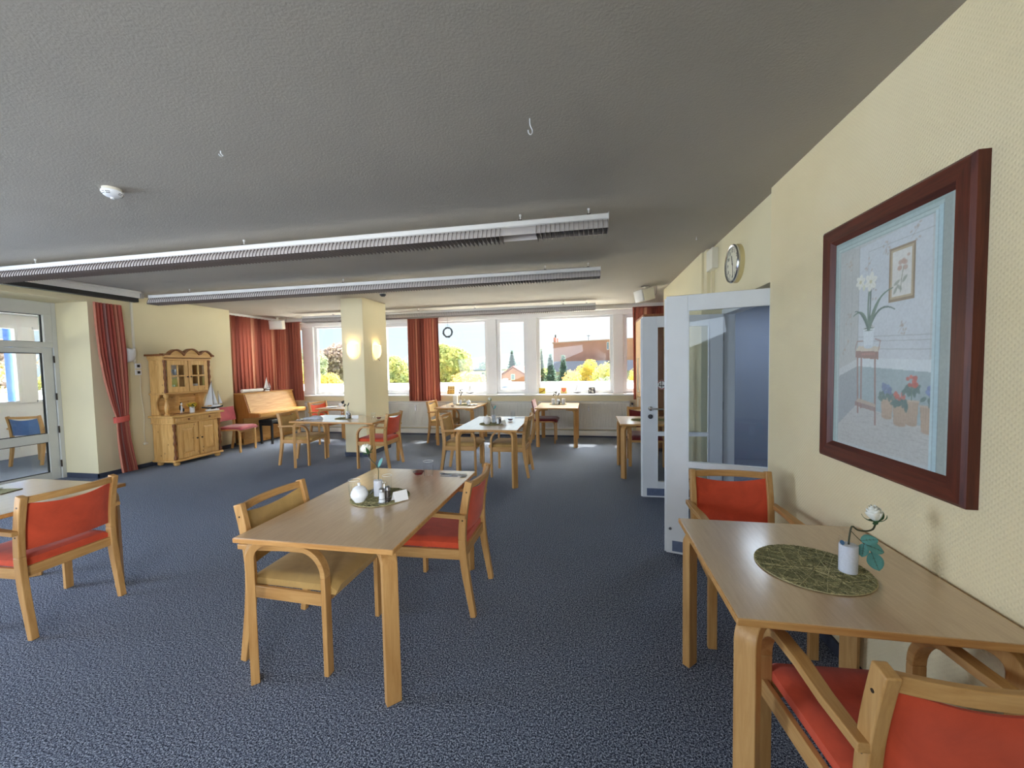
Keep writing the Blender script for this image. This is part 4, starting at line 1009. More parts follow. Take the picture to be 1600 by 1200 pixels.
# conduit, switches and cord on the left wall
o = MB().box(-7.0, -6.975, 4.975, 5.0, 1.68, CZ-0.002).build('cable_duct', M['offwhite'], None, 0.003); tag(o, 'white cable duct running from the ceiling down to the switches', 'cable duct')
root = thing('switch_panel', 'pair of white sockets with black inserts left of the dresser', 'switch', (-7.0, 5.03, 0))
for z in (1.63, 1.53):
    c = MB().box(0, 0.018, -0.042, 0.042, z-0.042, z+0.042).build('switch_plate', M['porcelain'], root, 0.004)
    MB().box(0.018, 0.026, -0.018, 0.018, z-0.02, z+0.02).build('switch_rocker', M['black'], c)
rnd = random.Random(5)
pts = [(-6.985, 5.045, 1.49)] + [(-6.985, 5.05+0.010*math.sin(z*9)+0.02*(1.45-z), z) for z in [1.4-0.1*i for i in range(11)]]
root = thing('power_cord', 'thin white cord hanging down the wall beside the dresser', 'cord', (0, 0, 0))
MB().tube(smooth_pts(pts, 2), 0.004, 6).build('cord', M['offwhite'], root)
MB().box(-7.0, -6.97, 5.045, 5.10, 0.37, 0.405).build('plug', M['offwhite'], root, 0.006)
# ------------------------------------------------------------------ wall lamps
def emit(name, c, s):
    t = NT(name); p = t.n('ShaderNodeBsdfPrincipled'); p.inputs['Base Color'].default_value = (0.9, 0.85, 0.7, 1); p.inputs['Emission Color'].default_value = c; p.inputs['Emission Strength'].default_value = s
    t.l(p.outputs[0], t.out.inputs[0]); return t.m
M['lit'] = emit('lit_lamp_shade', (1.0, 0.80, 0.42, 1), 0.55)
def sconce(loc, rz, label, lit, k=1.0):
    # local: wall at y=0, shade bulges to -y
    root = thing('wall_lamp', label, 'wall lamp', loc, rz)
    def fn(u, v):
        a = PI*u; z = (v-0.5)*0.235*k
        w = 0.108*k*math.sqrt(max(0, 1-((0.62-v)/0.62)**2)) if v < 0.62 else 0.108*k*(1-0.10*((v-0.62)/0.38)**2)
        d = w*0.72
        top = 0.014*k*math.cos(2*a)*max(0, v-0.8)/0.2
        return (w*math.cos(a), -d*math.sin(a)-0.012, z+top)
    MB().grid(fn, 20, 14).build('lamp_shade', M['lit'] if lit else M['porcelain'], root, 0, 70, solid=0.003)
    MB().box(-0.035*k, 0.035*k, -0.014, -0.0005, -0.07*k, 0.05*k).build('back_plate', M['offwhite'], root, 0.003)
    b = MB(); b.tube([(0, -0.012, -0.05*k), (0, -0.05*k, -0.03*k), (0, -0.05*k, 0.0)], 0.010*k, 8); b.build('lamp_holder', M['offwhite'], root)
    if lit:
        l = bpy.data.lights.new('wall_lamp_bulb', 'POINT'); l.energy = 1.1; l.color = (1.0, 0.74, 0.40); l.shadow_soft_size = 0.03
        o = bpy.data.objects.new('bulb_light', l); COL.objects.link(o); o.parent = root; o.location = (0, -0.055*k, 0.09*k)
    return root
sconce((-3.945, 6.16, 1.815), 0, 'lit shield-shaped wall lamp on the pillar side facing us', True)
s = sconce((-3.75, 6.55, 1.815), R(90), 'lit shield-shaped wall lamp on the right side of the pillar', True)
MB().tube([(0.03, -0.02, -0.11), (0.05, -0.03, -0.145), (0.075, -0.03, -0.155)], 0.004, 6).build('pull_wire', M['darkgrey'], s)
sconce((-7.0, 4.90, 1.80), R(90), 'unlit white wall lamp half hidden by the tied-back curtain', False, 0.95)
# ------------------------------------------------------------------ wall clock and junction box over the double door
def text_mesh(txt, size, extrude=0.0005):
    c = bpy.data.curves.new('text', 'FONT'); c.body = txt; c.size = size; c.extrude = extrude; c.align_x = 'CENTER'; c.align_y = 'CENTER'
    o = bpy.data.objects.new('text', c); COL.objects.link(o); dg = bpy.context.evaluated_depsgraph_get()
    me = bpy.data.meshes.new_from_object(o.evaluated_get(dg)); bpy.data.objects.remove(o); return me
def clock():
    root = thing('wall_clock', 'round wall clock with a chrome rim above the double door', 'clock', (1.30, 3.84, 2.39))
    A = Matrix.Rotation(R(-90), 4, 'Y')      # local z -> -x
    r = 0.165
    MB().lathe([(r, 0.0), (r, 0.040), (r-0.004, 0.050)], n=48, M=A, cap=False).build('case', plain('clock_case', rgb(214,196,140), 0.4), root)
    MB().lathe([(r+0.001, 0.036), (r+0.002, 0.048), (r-0.006, 0.058), (r-0.016, 0.052), (r-0.016, 0.042)], n=48, M=A, cap=False).build('rim', M['chrome'], root)
    MB().lathe([(r-0.013, 0.0415), (r-0.013, 0.043)], n=48, M=A).build('dial', plain('dial', rgb(222,216,194), 0.6), root)
    inv = plain('clock_ink', rgb(40,40,40), 0.6)
    # dial plane seen from -x: image right is world -y
    def P(rr, deg): a = R(deg); return (-0.0445, -rr*math.sin(a), rr*math.cos(a))
    for h in range(1, 13):
        me = text_mesh(str(h), 0.042); me.materials.append(inv)
        o = bpy.data.objects.new('numeral', me); COL.objects.link(o); o.parent = root; o.location = P(0.112, h*30)
        o.rotation_euler = Matrix(((0,0,-1),(-1,0,0),(0,1,0))).to_euler()
    tk = MB()
    for i in range(60):
        a = P(0.138, i*6); b = P(0.144 if i % 5 else 0.132, i*6); tk.tube([a, b], 0.0010 if i % 5 else 0.0018, 4)
    tk.build('minute_marks', inv, root)
    MB().strip([P(-0.02, 344), P(0.078, 344)], 0.009, 0.002, (0, math.cos(R(344)), math.sin(R(344)))).build('hour_hand', inv, root)
    MB().strip([P(-0.025, 174), P(0.118, 174)], 0.006, 0.002, (0, math.cos(R(174)), math.sin(R(174)))).build('minute_hand', inv, root)
    MB().lathe([(0.006, 0.043), (0.006, 0.048)], n=12, M=A).build('hand_hub', inv, root)
clock()
root = thing('junction_box', 'flat white box on the wall left of the clock', 'junction box', (1.30, 4.47, 2.585))
MB().box(-0.06, 0, -0.10, 0.10, -0.105, 0.105).build('cover', M['offwhite'], root, 0.005)
MB().box(-0.030, 0, 0.02, 0.05, -0.40, -0.105).build('cable_duct', M['wall'], root, 0.002)
MB().box(-0.025, 0, 0.06, 0.11, 0.02, 0.06).build('terminal', M['darkgrey'], root, 0.002)
# ------------------------------------------------------------------ hanging wreath
root = thing('wreath', 'grey twig wreath hanging on a thread before the window', 'wreath', (-2.99, 8.22, 0))
rg = MB(); rnd = random.Random(9)
for k in range(9):
    pts = []
    ph = rnd.uniform(0, 6); 
    for i in range(37):
        a = 2*PI*i/36; rr = 0.098+0.010*math.sin(a*3+ph)+0.004*math.sin(a*7+k); pts.append((rr*math.cos(a), 0.010*math.sin(a*4+ph), 2.275+rr*math.sin(a)))
    rg.tube(pts, 0.005, 5)
for k in range(90):
    a = rnd.uniform(0, 2*PI); rr = 0.098+rnd.uniform(-0.014, 0.016); rg.ball((rr*math.cos(a), rnd.uniform(-0.014, 0.014), 2.275+rr*math.sin(a)), (rnd.uniform(.006,.013), 0.006, rnd.uniform(.006,.013)), 5, 4)
rg.build('ring', plain('grey_twigs', rgb(96,104,108), 0.8), root)
th = MB(); th.tube([(0, 0, 2.39), (0, 0, 2.7305)], 0.0025, 5); th.tube([(0, 0, 2.46), (-0.075, 0, 2.34)], 0.0012, 4); th.tube([(0, 0, 2.46), (0.075, 0, 2.34)], 0.0012, 4)
th.tube([(-0.08, 0, 2.20), (0, 0, 2.125), (0.07, 0, 2.195)], 0.0015, 4)
th.build('thread', M['brown_metal'], root)
# ------------------------------------------------------------------ things on the window sill
def card(name, label, cat, loc, w, h, lean, paint, rz=0):
    root = thing(name, label, cat, loc, rz)
    nx, nz = 24, 30; cols = []
    Mx = Matrix.Rotation(lean, 4, 'X')
    def fn(u, v): cols.append(paint(u, v)); return (w*(u-0.5), 0, h*v)
    MB().grid(fn, nx, nz, Mx).build('print', M['print'], root, 0, 0, attr={'col': cols}, loc=(0, -0.0062, 0))
    MB().box(-w/2-0.004, w/2+0.004, -0.005, 0.005, 0, h+0.004, Mx).build('board', M['brown_metal'] if name == 'photo_frame' else M['offwhite'], root, 0.001)
    MB().tube([(0, 0.0, h*0.6), (0, 0.05+h*math.sin(-lean)*0.6, 0.004)], 0.003, 5).build('prop', M['offwhite'], root)
    return root
def printmat(name, rough=0.6):
    t = NT(name); a = t.n('ShaderNodeAttribute'); a.attribute_name = 'col'; return t.bsdf(a.outputs['Color'], rough, 0.3)
M['print'] = printmat('printed_surface')
def p_pattern(u, v):
    x, y = (u*3) % 1-0.5, (v*3.6) % 1-0.5; r = math.hypot(x, y)
    if r < 0.14: return rgb(60,44,30)
    if 0.26 < r < 0.36: return rgb(120,80,30)
    return rgb(206,168,84) if v < 0.5 else rgb(196,170,110)
def p_yellow(u, v): return rgb(120,84,30) if abs(v-0.15-u*0.55) < 0.06 else rgb(198,160,60) if v > u*0.5 else rgb(226,206,90)
def p_heart(u, v):
    x, y = (u-0.5)*2.4, (v-0.5)*2.4; f = (x*x+y*y-0.6)**3 - x*x*y**3
    return rgb(206,108,80) if f < 0 else rgb(218,190,120)
def p_photo(u, v):
    if min(u, 1-u, v, 1-v) < 0.12: return rgb(56,54,58)
    return rgb(214,210,196) if (math.sin(u*13)+math.cos(v*11+u*5)) > 0.1 else rgb(84,80,84)
ZS = 0.9055
card('greeting_card', 'brown and ochre patterned card standing on the sill beside the rust curtain', 'card', (-3.06, 8.52, ZS), 0.17, 0.185, R(-8), p_pattern)
card('greeting_card', 'small yellow picture card on the sill at the left of the brick-block window', 'card', (-0.985, 8.53, ZS), 0.135, 0.125, R(-8), p_yellow)
card('greeting_card', 'small card with an orange heart on the window sill', 'card', (-0.52, 8.53, ZS), 0.125, 0.13, R(-8), p_heart)
card('photo_frame', 'small dark photo frame on the sill right of the model ship', 'photo frame', (0.07, 8.53, ZS), 0.135, 0.13, R(-8), p_photo)
sailboat((-2.60, 8.50, ZS), 0, 0.62, 'small model ship on the sill behind the table under the wreath', 'model_ship')
sailboat((-0.235, 8.50, ZS), 0, 0.58, 'small model ship with a dark hull on the sill of the brick-block window', 'model_ship')
# ------------------------------------------------------------------ the big picture
def painting():
    root = thing('framed_picture', 'large framed print of a potted lily on a small table', 'picture', (1.26, 1.97, 1.61))
    Wd, H, fw, d = 0.84, 1.165, 0.088, 0.045
    M['mahog'] = wood('dark_frame_wood', rgb(66,26,18), rgb(112,52,34), 'Z', 1, 0.4); M['mahog_y'] = wood('dark_frame_wood_h', rgb(66,26,18), rgb(112,52,34), 'Y', 1, 0.4)
    y0, y1, z0, z1 = -Wd/2, Wd/2, -H/2, H/2
    def bar(a, b, vert):
        # mitred moulding, profile: proud outer edge sloping to the sight edge
        pass
    prof = [(0.0, 0.0), (0.0, d*0.78), (0.012, d), (fw*0.78, d*0.92), (fw, d*0.55), (fw, 0.0)]   # (inward, outward)
    corners = [(y0, z0, 1, 1), (y1, z0, -1, 1), (y1, z1, -1, -1), (y0, z1, 1, -1)]
    for k in range(4):
        a, b = corners[k], corners[(k+1) % 4]; vs = []
        for c in (a, b):
            for i, o in prof: vs.append((-o, c[0]+c[2]*i, c[1]+c[3]*i))
        n = len(prof); fs = [(i, (i+1) % n, n+(i+1) % n, n+i) for i in range(n)] + [tuple(range(n))[::-1], tuple(range(n, 2*n))]
        MB().add(vs, fs); mb = MB(); mb.add(vs, fs); mb.build('frame_bar', M['mahog_y'] if k % 2 == 0 else M['mahog'], root, 0, 30)
    # print: 0..1 from left (far side, +y) to right (near side, -y), v upwards
    nx, ny = 230, 340
    X, Y = np.meshgrid((np.arange(nx+1))/nx, (np.arange(ny+1))/ny)
    rng = np.random.RandomState(4)
    def C(r, g, b): return np.array(rgb(r, g, b)[:3])
    img = np.zeros((ny+1, nx+1, 3)); 
    def put(mask, col, al=1.0):
        m = np.clip(np.asarray(mask, dtype=float), 0, 1)*al; img[:] = img*(1-m[..., None])+np.asarray(col)*m[..., None]
    def noise(sx, sy):
        a = rng.rand(sy+2, sx+2); gx, gy = X*sx, Y*sy; ix, iy = gx.astype(int), gy.astype(int); fx, fy = gx-ix, gy-iy
        fx, fy = fx*fx*(3-2*fx), fy*fy*(3-2*fy)
        return (a[iy, ix]*(1-fx)+a[iy, ix+1]*fx)*(1-fy)+(a[iy+1, ix]*(1-fx)+a[iy+1, ix+1]*fx)*fy
    def line(pts, w, col, al=1.0):
        for (xa, ya), (xb, yb) in zip(pts[:-1], pts[1:]):
            dx, dy = xb-xa, (yb-ya)*1.48; L2 = dx*dx+dy*dy+1e-12
            t = np.clip(((X-xa)*dx+(Y-ya)*1.48*dy)/L2, 0, 1); dd = np.hypot(X-xa-t*dx, (Y-ya)*1.48-t*dy); put(np.clip((w-dd)/0.003+0.5, 0, 1), col, al)
    def ell(cx, cy, rx, ry, col, al=1.0, ang=0):
        c, s = math.cos(ang), math.sin(ang); u = (X-cx)*c+(Y-cy)*1.48*s; v = -(X-cx)*s+(Y-cy)*1.48*c
        q = np.sqrt((u/rx)**2+(v/ry)**2); put(np.clip((1-q)*min(rx, ry)/0.004+0.5, 0, 1), col, al)
    def poly(pts, col, al=1.0):
        ins = np.zeros_like(X, dtype=bool); n = len(pts)
        for i in range(n):
            (xa, ya), (xb, yb) = pts[i], pts[(i+1) % n]
            cond = ((ya > Y) != (yb > Y)); xi = (xb-xa)*(Y-ya)/(yb-ya+1e-12)+xa; ins ^= cond & (X < xi)
        put(ins, col, al)
    img[:] = C(196, 200, 198)
    # room: back wall, left wall, floor
    poly([(0.27, 0.33), (0.86, 0.31), (0.86, 0.95), (0.27, 0.93)], C(206, 212, 216))
    poly([(0.07, 0.22), (0.27, 0.33), (0.27, 0.93), (0.07, 0.97)], C(188, 190, 186))
    poly([(0.07, 0.02), (0.87, 0.02), (0.87, 0.16), (0.27, 0.21), (0.07, 0.10)], C(192, 192, 186))
    poly([(0.27, 0.21), (0.87, 0.16), (0.87, 0.37), (0.27, 0.39)], C(160, 178, 180))
    poly([(0.07, 0.10), (0.27, 0.21), (0.27, 0.39), (0.07, 0.34)], C(158, 164, 166))
    poly([(0.27, 0.39), (0.87, 0.37), (0.87, 0.415), (0.27, 0.43)], C(216, 224, 226)); poly([(0.07, 0.34), (0.27, 0.39), (0.27, 0.425), (0.07, 0.375)], C(204, 208, 206))
    g = C(150, 156, 152)
    for dz in (0.0, 0.035, 0.055): line([(0.27, 0.47+dz), (0.87, 0.455+dz)], 0.0022, g, 0.7)
    line([(0.36, 0.54), (0.36, 0.90), (0.87, 0.90)], 0.0020, g, 0.6); line([(0.27, 0.21), (0.27, 0.94)], 0.003, g, 0.8)
    line([(0.12, 0.42), (0.12, 0.93)], 0.002, g, 0.6); line([(0.20, 0.44), (0.20, 0.92)], 0.002, g, 0.6)
    tan = C(172, 146, 118)
    for cx, cy, n in ((0.40, 0.72, 7), (0.36, 0.50, 6), (0.66, 0.545, 8), (0.40, 0.545, 6), (0.52, 0.885, 8), (0.74, 0.905, 7), (0.17, 0.88, 6), (0.17, 0.62, 5), (0.14, 0.48, 5), (0.36, 0.84, 5)):
        for k in range(n): ell(cx+rng.uniform(-.035, .035), cy+rng.uniform(-.035, .035), 0.010, 0.006, tan, 0.55, rng.uniform(0, 3))
        line([(cx-.03, cy-.02), (cx, cy+.005), (cx+.03, cy+.022)], 0.0018, tan, 0.6)
    # floor strokes and wall strokes
    for k in range(260):
        x0_ = rng.uniform(0.08, 0.84); yy = rng.uniform(0.02, 0.19); line([(x0_, yy), (x0_+rng.uniform(.02, .07), yy-rng.uniform(0, .004))], 0.0012, C(150, 146, 138), 0.35)
    for k in range(70):
        x0_ = rng.uniform(0.28, 0.84); yy = rng.uniform(0.22, 0.36); line([(x0_, yy), (x0_+.04, yy-.002)], 0.0012, C(140, 156, 160), 0.3)
    # framed flower print on the back wall
    poly([(0.545, 0.655), (0.745, 0.655), (0.745, 0.875), (0.545, 0.875)], C(150, 122, 82)); poly([(0.558, 0.665), (0.732, 0.665), (0.732, 0.865), (0.558, 0.865)], C(192, 170, 128)); poly([(0.570, 0.674), (0.720, 0.674), (0.720, 0.856), (0.570, 0.856)], C(226, 224, 216))
    line([(0.64, 0.69), (0.645, 0.74), (0.66, 0.79)], 0.003, C(150, 150, 120)); 
    for k in range(7): ell(0.655+rng.uniform(-.028, .028), 0.795+rng.uniform(-.02, .02), 0.017, 0.014, C(196, 158, 134), 0.8)
    for cx, cy, a in ((0.61, 0.73, .5), (0.63, 0.71, 2.4), (0.60, 0.70, 1.0), (0.67, 0.74, .8)): ell(cx, cy, 0.026, 0.010, C(150, 158, 134), 0.8, a)
    ell(0.695, 0.83, 0.012, 0.009, C(196, 158, 134), 0.8)
    # little table
    br = C(156, 112, 96); lb = C(190, 170, 148)
    for xa, ya, xb, yb in ((0.27, 0.455, 0.285, 0.175), (0.44, 0.445, 0.455, 0.135), (0.31, 0.43, 0.315, 0.20)): line([(xa, ya), (xb, yb)], 0.008, br, 0.9)
    poly([(0.255, 0.225), (0.455, 0.21), (0.45, 0.225), (0.29, 0.24)], lb); poly([(0.255, 0.205), (0.455, 0.19), (0.455, 0.21), (0.255, 0.225)], br, 0.8)
    poly([(0.25, 0.43), (0.47, 0.42), (0.47, 0.465), (0.25, 0.465)], br); poly([(0.25, 0.46), (0.47, 0.455), (0.49, 0.475), (0.28, 0.483)], C(214, 202, 180))
    line([(0.245, 0.47), (0.265, 0.505), (0.32, 0.505)], 0.005, br, 0.7); line([(0.47, 0.46), (0.485, 0.50), (0.44, 0.51)], 0.005, br, 0.7)
    for k in range(6): ell(0.32+k*0.022, 0.445, 0.010, 0.007, C(190, 130, 110), 0.8)
    # white pot and lily
    poly([(0.335, 0.475), (0.415, 0.475), (0.428, 0.555), (0.322, 0.555)], C(222, 230, 234)); ell(0.375, 0.477, 0.040, 0.012, C(206, 216, 222)); ell(0.375, 0.556, 0.053, 0.012, C(90, 110, 84)); line([(0.322, 0.555), (0.428, 0.555)], 0.004, C(232, 238, 240))
    lf = C(96, 124, 100); dk = C(66, 96, 78)
    line([(0.372, 0.555), (0.365, 0.66), (0.375, 0.745)], 0.007, lf); line([(0.380, 0.555), (0.385, 0.65), (0.388, 0.74)], 0.006, dk)
    def leaf(pts, w, col):
        n = len(pts)
        for i in range(n-1):
            line([pts[i], pts[i+1]], w*(1-0.75*i/(n-1)), col)
    def curve(p, q, r, n=9): return [((1-t)**2*p[0]+2*t*(1-t)*q[0]+t*t*r[0], (1-t)**2*p[1]+2*t*(1-t)*q[1]+t*t*r[1]) for t in [i/n for i in range(n+1)]]
    leaf(curve((0.375, 0.555), (0.42, 0.70), (0.58, 0.715)), 0.011, lf); leaf(curve((0.378, 0.555), (0.46, 0.68), (0.60, 0.625)), 0.010, dk)
    leaf(curve((0.37, 0.555), (0.33, 0.67), (0.22, 0.625)), 0.011, lf); leaf(curve((0.372, 0.555), (0.30, 0.65), (0.235, 0.645)), 0.009, dk); leaf(curve((0.38, 0.555), (0.44, 0.66), (0.50, 0.70)), 0.008, lf)
    wh = C(240, 240, 228)
    for cx, cy, rr in ((0.385, 0.765, 0.052), (0.285, 0.775, 0.042)):
        for k in range(6): ell(cx+rr*0.55*math.cos(k*1.05+.3), cy+rr*0.42*math.sin(k*1.05+.3), rr*0.60, rr*0.36, wh, 0.95, k*1.05+.3)
        ell(cx, cy, 0.012, 0.012, C(214, 206, 150)); 
        for k in range(6): line([(cx, cy), (cx+rr*0.8*math.cos(k*1.05+.3), cy+rr*0.55*math.sin(k*1.05+.3))], 0.0012, C(190, 190, 170), 0.6)
    ell(0.32, 0.745, 0.012, 0.02, C(220, 224, 196)); 
    # flower pots on the floor
    for cx, w, yb, yt, fl in ((0.555, 0.052, 0.175, 0.255, 'b'), (0.66, 0.058, 0.155, 0.245, 'r'), (0.745, 0.052, 0.165, 0.255, 'o'), (0.875, 0.07, 0.145, 0.24, 'b')):
        poly([(cx-w*0.8, yb), (cx+w*0.8, yb), (cx+w, yt), (cx-w, yt)], C(190, 164, 136)); ell(cx, yb, w*0.8, 0.012, C(182, 154, 126)); line([(cx-w, yt), (cx+w, yt)], 0.006, C(206, 184, 158))
        for k in range(8): line([(cx-w*0.8+k*w*0.22, yb), (cx-w*0.9+k*w*0.25, yt)], 0.0012, C(160, 132, 106), 0.5)
    for cx, cy, col, n in ((0.555, 0.29, C(104, 122, 160), 18), (0.655, 0.265, C(198, 98, 76), 12), (0.745, 0.325, C(196, 84, 60), 14), (0.885, 0.295, C(112, 132, 180), 20)):
        for k in range(14): ell(cx+rng.uniform(-.065, .065), cy-0.025+rng.uniform(-.022, .014), 0.024, 0.012, C(86, 116, 106), 0.9, rng.uniform(0, 3))
        for k in range(n): ell(cx+rng.uniform(-.036, .036), cy+0.005+rng.uniform(-.016, .02), 0.013, 0.012, col*rng.uniform(.8, 1.25), 0.9)
    line([(0.745, 0.26), (0.745, 0.31)], 0.004, lf)
    # painted door case around the view
    case = [C(150, 172, 166), C(172, 194, 190), C(128, 150, 146), C(186, 204, 200), C(158, 180, 176)]
    for k, (a, b) in enumerate(((0.0, 0.022), (0.022, 0.036), (0.036, 0.040), (0.040, 0.058), (0.058, 0.066))): put((X >= a) & (X < b) & (Y < 1-a), case[k])
    for k, (a, b) in enumerate(((0.0, 0.020), (0.020, 0.034), (0.034, 0.038), (0.038, 0.050), (0.050, 0.054))): put((1-Y >= a) & (1-Y < b) & (X > a*1.1) & (X < 1-a*1.6), case[k])
    cs2 = [C(164, 176, 168), C(152, 162, 154), C(120, 138, 138), C(176, 206, 212), C(140, 168, 172), C(190, 214, 218)]
    for k, (a, b) in enumerate(((0.0, 0.030), (0.030, 0.076), (0.076, 0.082), (0.082, 0.106), (0.106, 0.112), (0.112, 0.130))): put((1-X >= a) & (1-X < b) & (1-Y > a*0.42), cs2[k])
    # paper grain and soft canvas mottling
    img[:] = img*0.74+np.array(rgb(186, 194, 196)[:3])*0.26
    img[:] = img*(0.95+0.10*noise(90, 130))[..., None]*(0.96+0.08*noise(6, 8))[..., None]
    cols = np.ones((ny+1, nx+1, 4), dtype=np.float32); cols[..., :3] = np.clip(img, 0, 1)
    iw, ih = Wd-2*fw+0.012, H-2*fw+0.012
    def fn(u, v): return (-d*0.52, iw*(0.5-u), ih*(v-0.5))
    MB().grid(fn, nx, ny).build('print', printmat('picture_print', 0.33), root, 0, 0, attr={'col': cols.reshape(-1, 4)})
painting()

# ------------------------------------------------------------------ table ware
TZ = 0.7355
def placemat(loc, label, r=0.178, seed=0, n=170, rx=1.0):
    root = thing('placemat', label, 'placemat', loc)
    MB().lathe([(r*0.985, 0.0), (r, 0.0015), (r*0.985, 0.003)], n=44, sx=rx).build('base', M['mat_dark'], root)
    rnd = random.Random(seed); m = MB(); m2 = MB()
    for k in range(n):
        a0 = rnd.uniform(0, 2*PI); a1 = a0+PI+rnd.uniform(-1.9, 1.9); p = Vector((math.cos(a0), math.sin(a0), 0))*r; q = Vector((math.cos(a1), math.sin(a1), 0))*r
        if (q-p).length < r*0.35: continue
        b = Vector((-(q-p).y, (q-p).x, 0)).normalized()*rnd.uniform(-0.10, 0.10)*(q-p).length; z = 0.003+rnd.uniform(0.0, 0.0028); pts = []
        for i in range(8):
            t = i/7; w = p.lerp(q, t)+b*4*t*(1-t); pts.append((w.x*0.99*rx, w.y*0.99, z+0.0007*math.sin(i*2.3+k)))
        (m if k % 4 else m2).tube(pts, 0.0013, 4)
    for k in range(3):
        m2.tube([((r-0.003*k)*math.cos(2*PI*i/60)*rx, (r-0.003*k)*math.sin(2*PI*i/60), 0.003+0.0006*math.sin(i*1.7+k)) for i in range(61)], 0.0016, 4)
    m.build('woven_strands', M['mat_olive'], root)['kind'] = 'stuff'; m2.build('pale_strands', M['mat_pale'], root)['kind'] = 'stuff'
    return root
M['mat_dark'] = plain('placemat_dark', rgb(62,58,40), 0.85); M['mat_olive'] = plain('placemat_olive', rgb(128,124,88), 0.75, 0.3, 0, 0.25, 60); M['mat_pale'] = plain('placemat_pale', rgb(188,176,132), 0.75, 0.3, 0, 0.2, 60)
M['petal'] = plain('white_petal', rgb(240,238,226), 0.6, 0.3, 0, 0.04); M['sepal'] = plain('sepal_green', rgb(52,92,48), 0.6); M['tealleaf'] = plain('teal_leaf', rgb(98,158,154), 0.55, 0.3, 0, 0.12, 20); M['stem'] = plain('stem_brown', rgb(64,66,44), 0.6)
M['sand'] = plain('white_sand', rgb(214,214,220), 0.9, 0.2, 0, 0.06, 160)
def rose_head(root, c, r, axis, seed=1, sep=True, spread=0.92, tall=1.2):
    A = Matrix.Translation(c) @ Vector((0,0,1)).rotation_difference(Vector(axis)).to_matrix().to_4x4(); rnd = random.Random(seed)
    m = MB()
    for ring, (n, rr, h, op) in enumerate(((3, 0.35, 1.25, 0.55), (4, 0.62, 1.15, 0.85), (5, 0.90, 1.0, 1.15), (5, 1.02, 0.8, 1.45))):
        for k in range(n):
            a0 = 2*PI*k/n+ring*0.7
            def fn(u, v, a0=a0, rr=rr, h=h, op=op, n=n):
                a = a0+(u-0.5)*2*PI/n*1.5; w = math.sin(PI*min(1, v*0.95+0.05))**0.5; rad = r*spread*rr*(0.25+0.75*math.sin(v*PI*0.5))*(1-0.12*v*v*(1.6-op)) + r*0.08*math.sin(u*PI*2)*v
                z = r*(-0.55+tall*h*1.15*v*(1-0.20*abs(2*u-1)**2)) - r*0.10*max(0, op-1)*v**3
                return (rad*math.cos(a), rad*math.sin(a), z)
            m.grid(fn, 6, 6, A)
    m.build('rose_petals', M['petal'], root, 0, 80, solid=0.0008)
    if sep:
        s = MB()
        for k in range(5):
            a0 = 2*PI*k/5+0.3
            def fs(u, v, a0=a0, k=k):
                w = r*0.30*math.sin(PI*(0.12+0.86*v))*(u-0.5)*2*(1-v*0.3); d = r*(0.10+1.15*math.sin(v*1.5)); z = r*(-0.62+0.95*v*v*(0.2 if k % 2 else 1.0)-(0.25*v if k % 2 else 0))
                return (d*math.cos(a0)-w*math.sin(a0), d*math.sin(a0)+w*math.cos(a0), z+0.1*abs(w))
            s.grid(fs, 4, 8, A)
        s.ball((0, 0, -r*0.62), (r*0.28, r*0.28, r*0.2), 10, 6, A)
        s.build('sepals', M['sepal'], root, 0, 80, solid=0.001)
def leaflet(mb, base, d, L, w, droop=0.25, nrm=(0,0,1)):
    d = Vector(d).normalized(); s = d.cross(Vector(nrm)).normalized(); n2 = s.cross(d)
    def fn(u, v):
        ww = w*math.sin(PI*min(1, 0.06+0.94*v))**0.7*(u-0.5); p = Vector(base)+d*L*v+s*ww-Vector((0,0,1))*droop*L*v*v+n2*abs(u-0.5)*w*0.12; return tuple(p)
    mb.grid(fn, 4, 8)
def leaf_vein(mb, base, d, L, w, droop, nrm=(0,0,1)):
    d = Vector(d).normalized(); s = d.cross(Vector(nrm)).normalized(); n2 = s.cross(d)
    P = lambda t: Vector(base)+d*L*t-Vector((0,0,1))*droop*L*t*t+n2*0.0008
    for sg in (1, -1):
        mb.tube([P(t)+n2*0.0006*(sg-1)*1.2 for t in (0, .25, .5, .75, .9)], 0.0006, 4)
        for t in (.3, .5, .7):
            for q in (1, -1): mb.tube([P(t), P(t+.12)+s*q*w*0.28], 0.0004, 4)
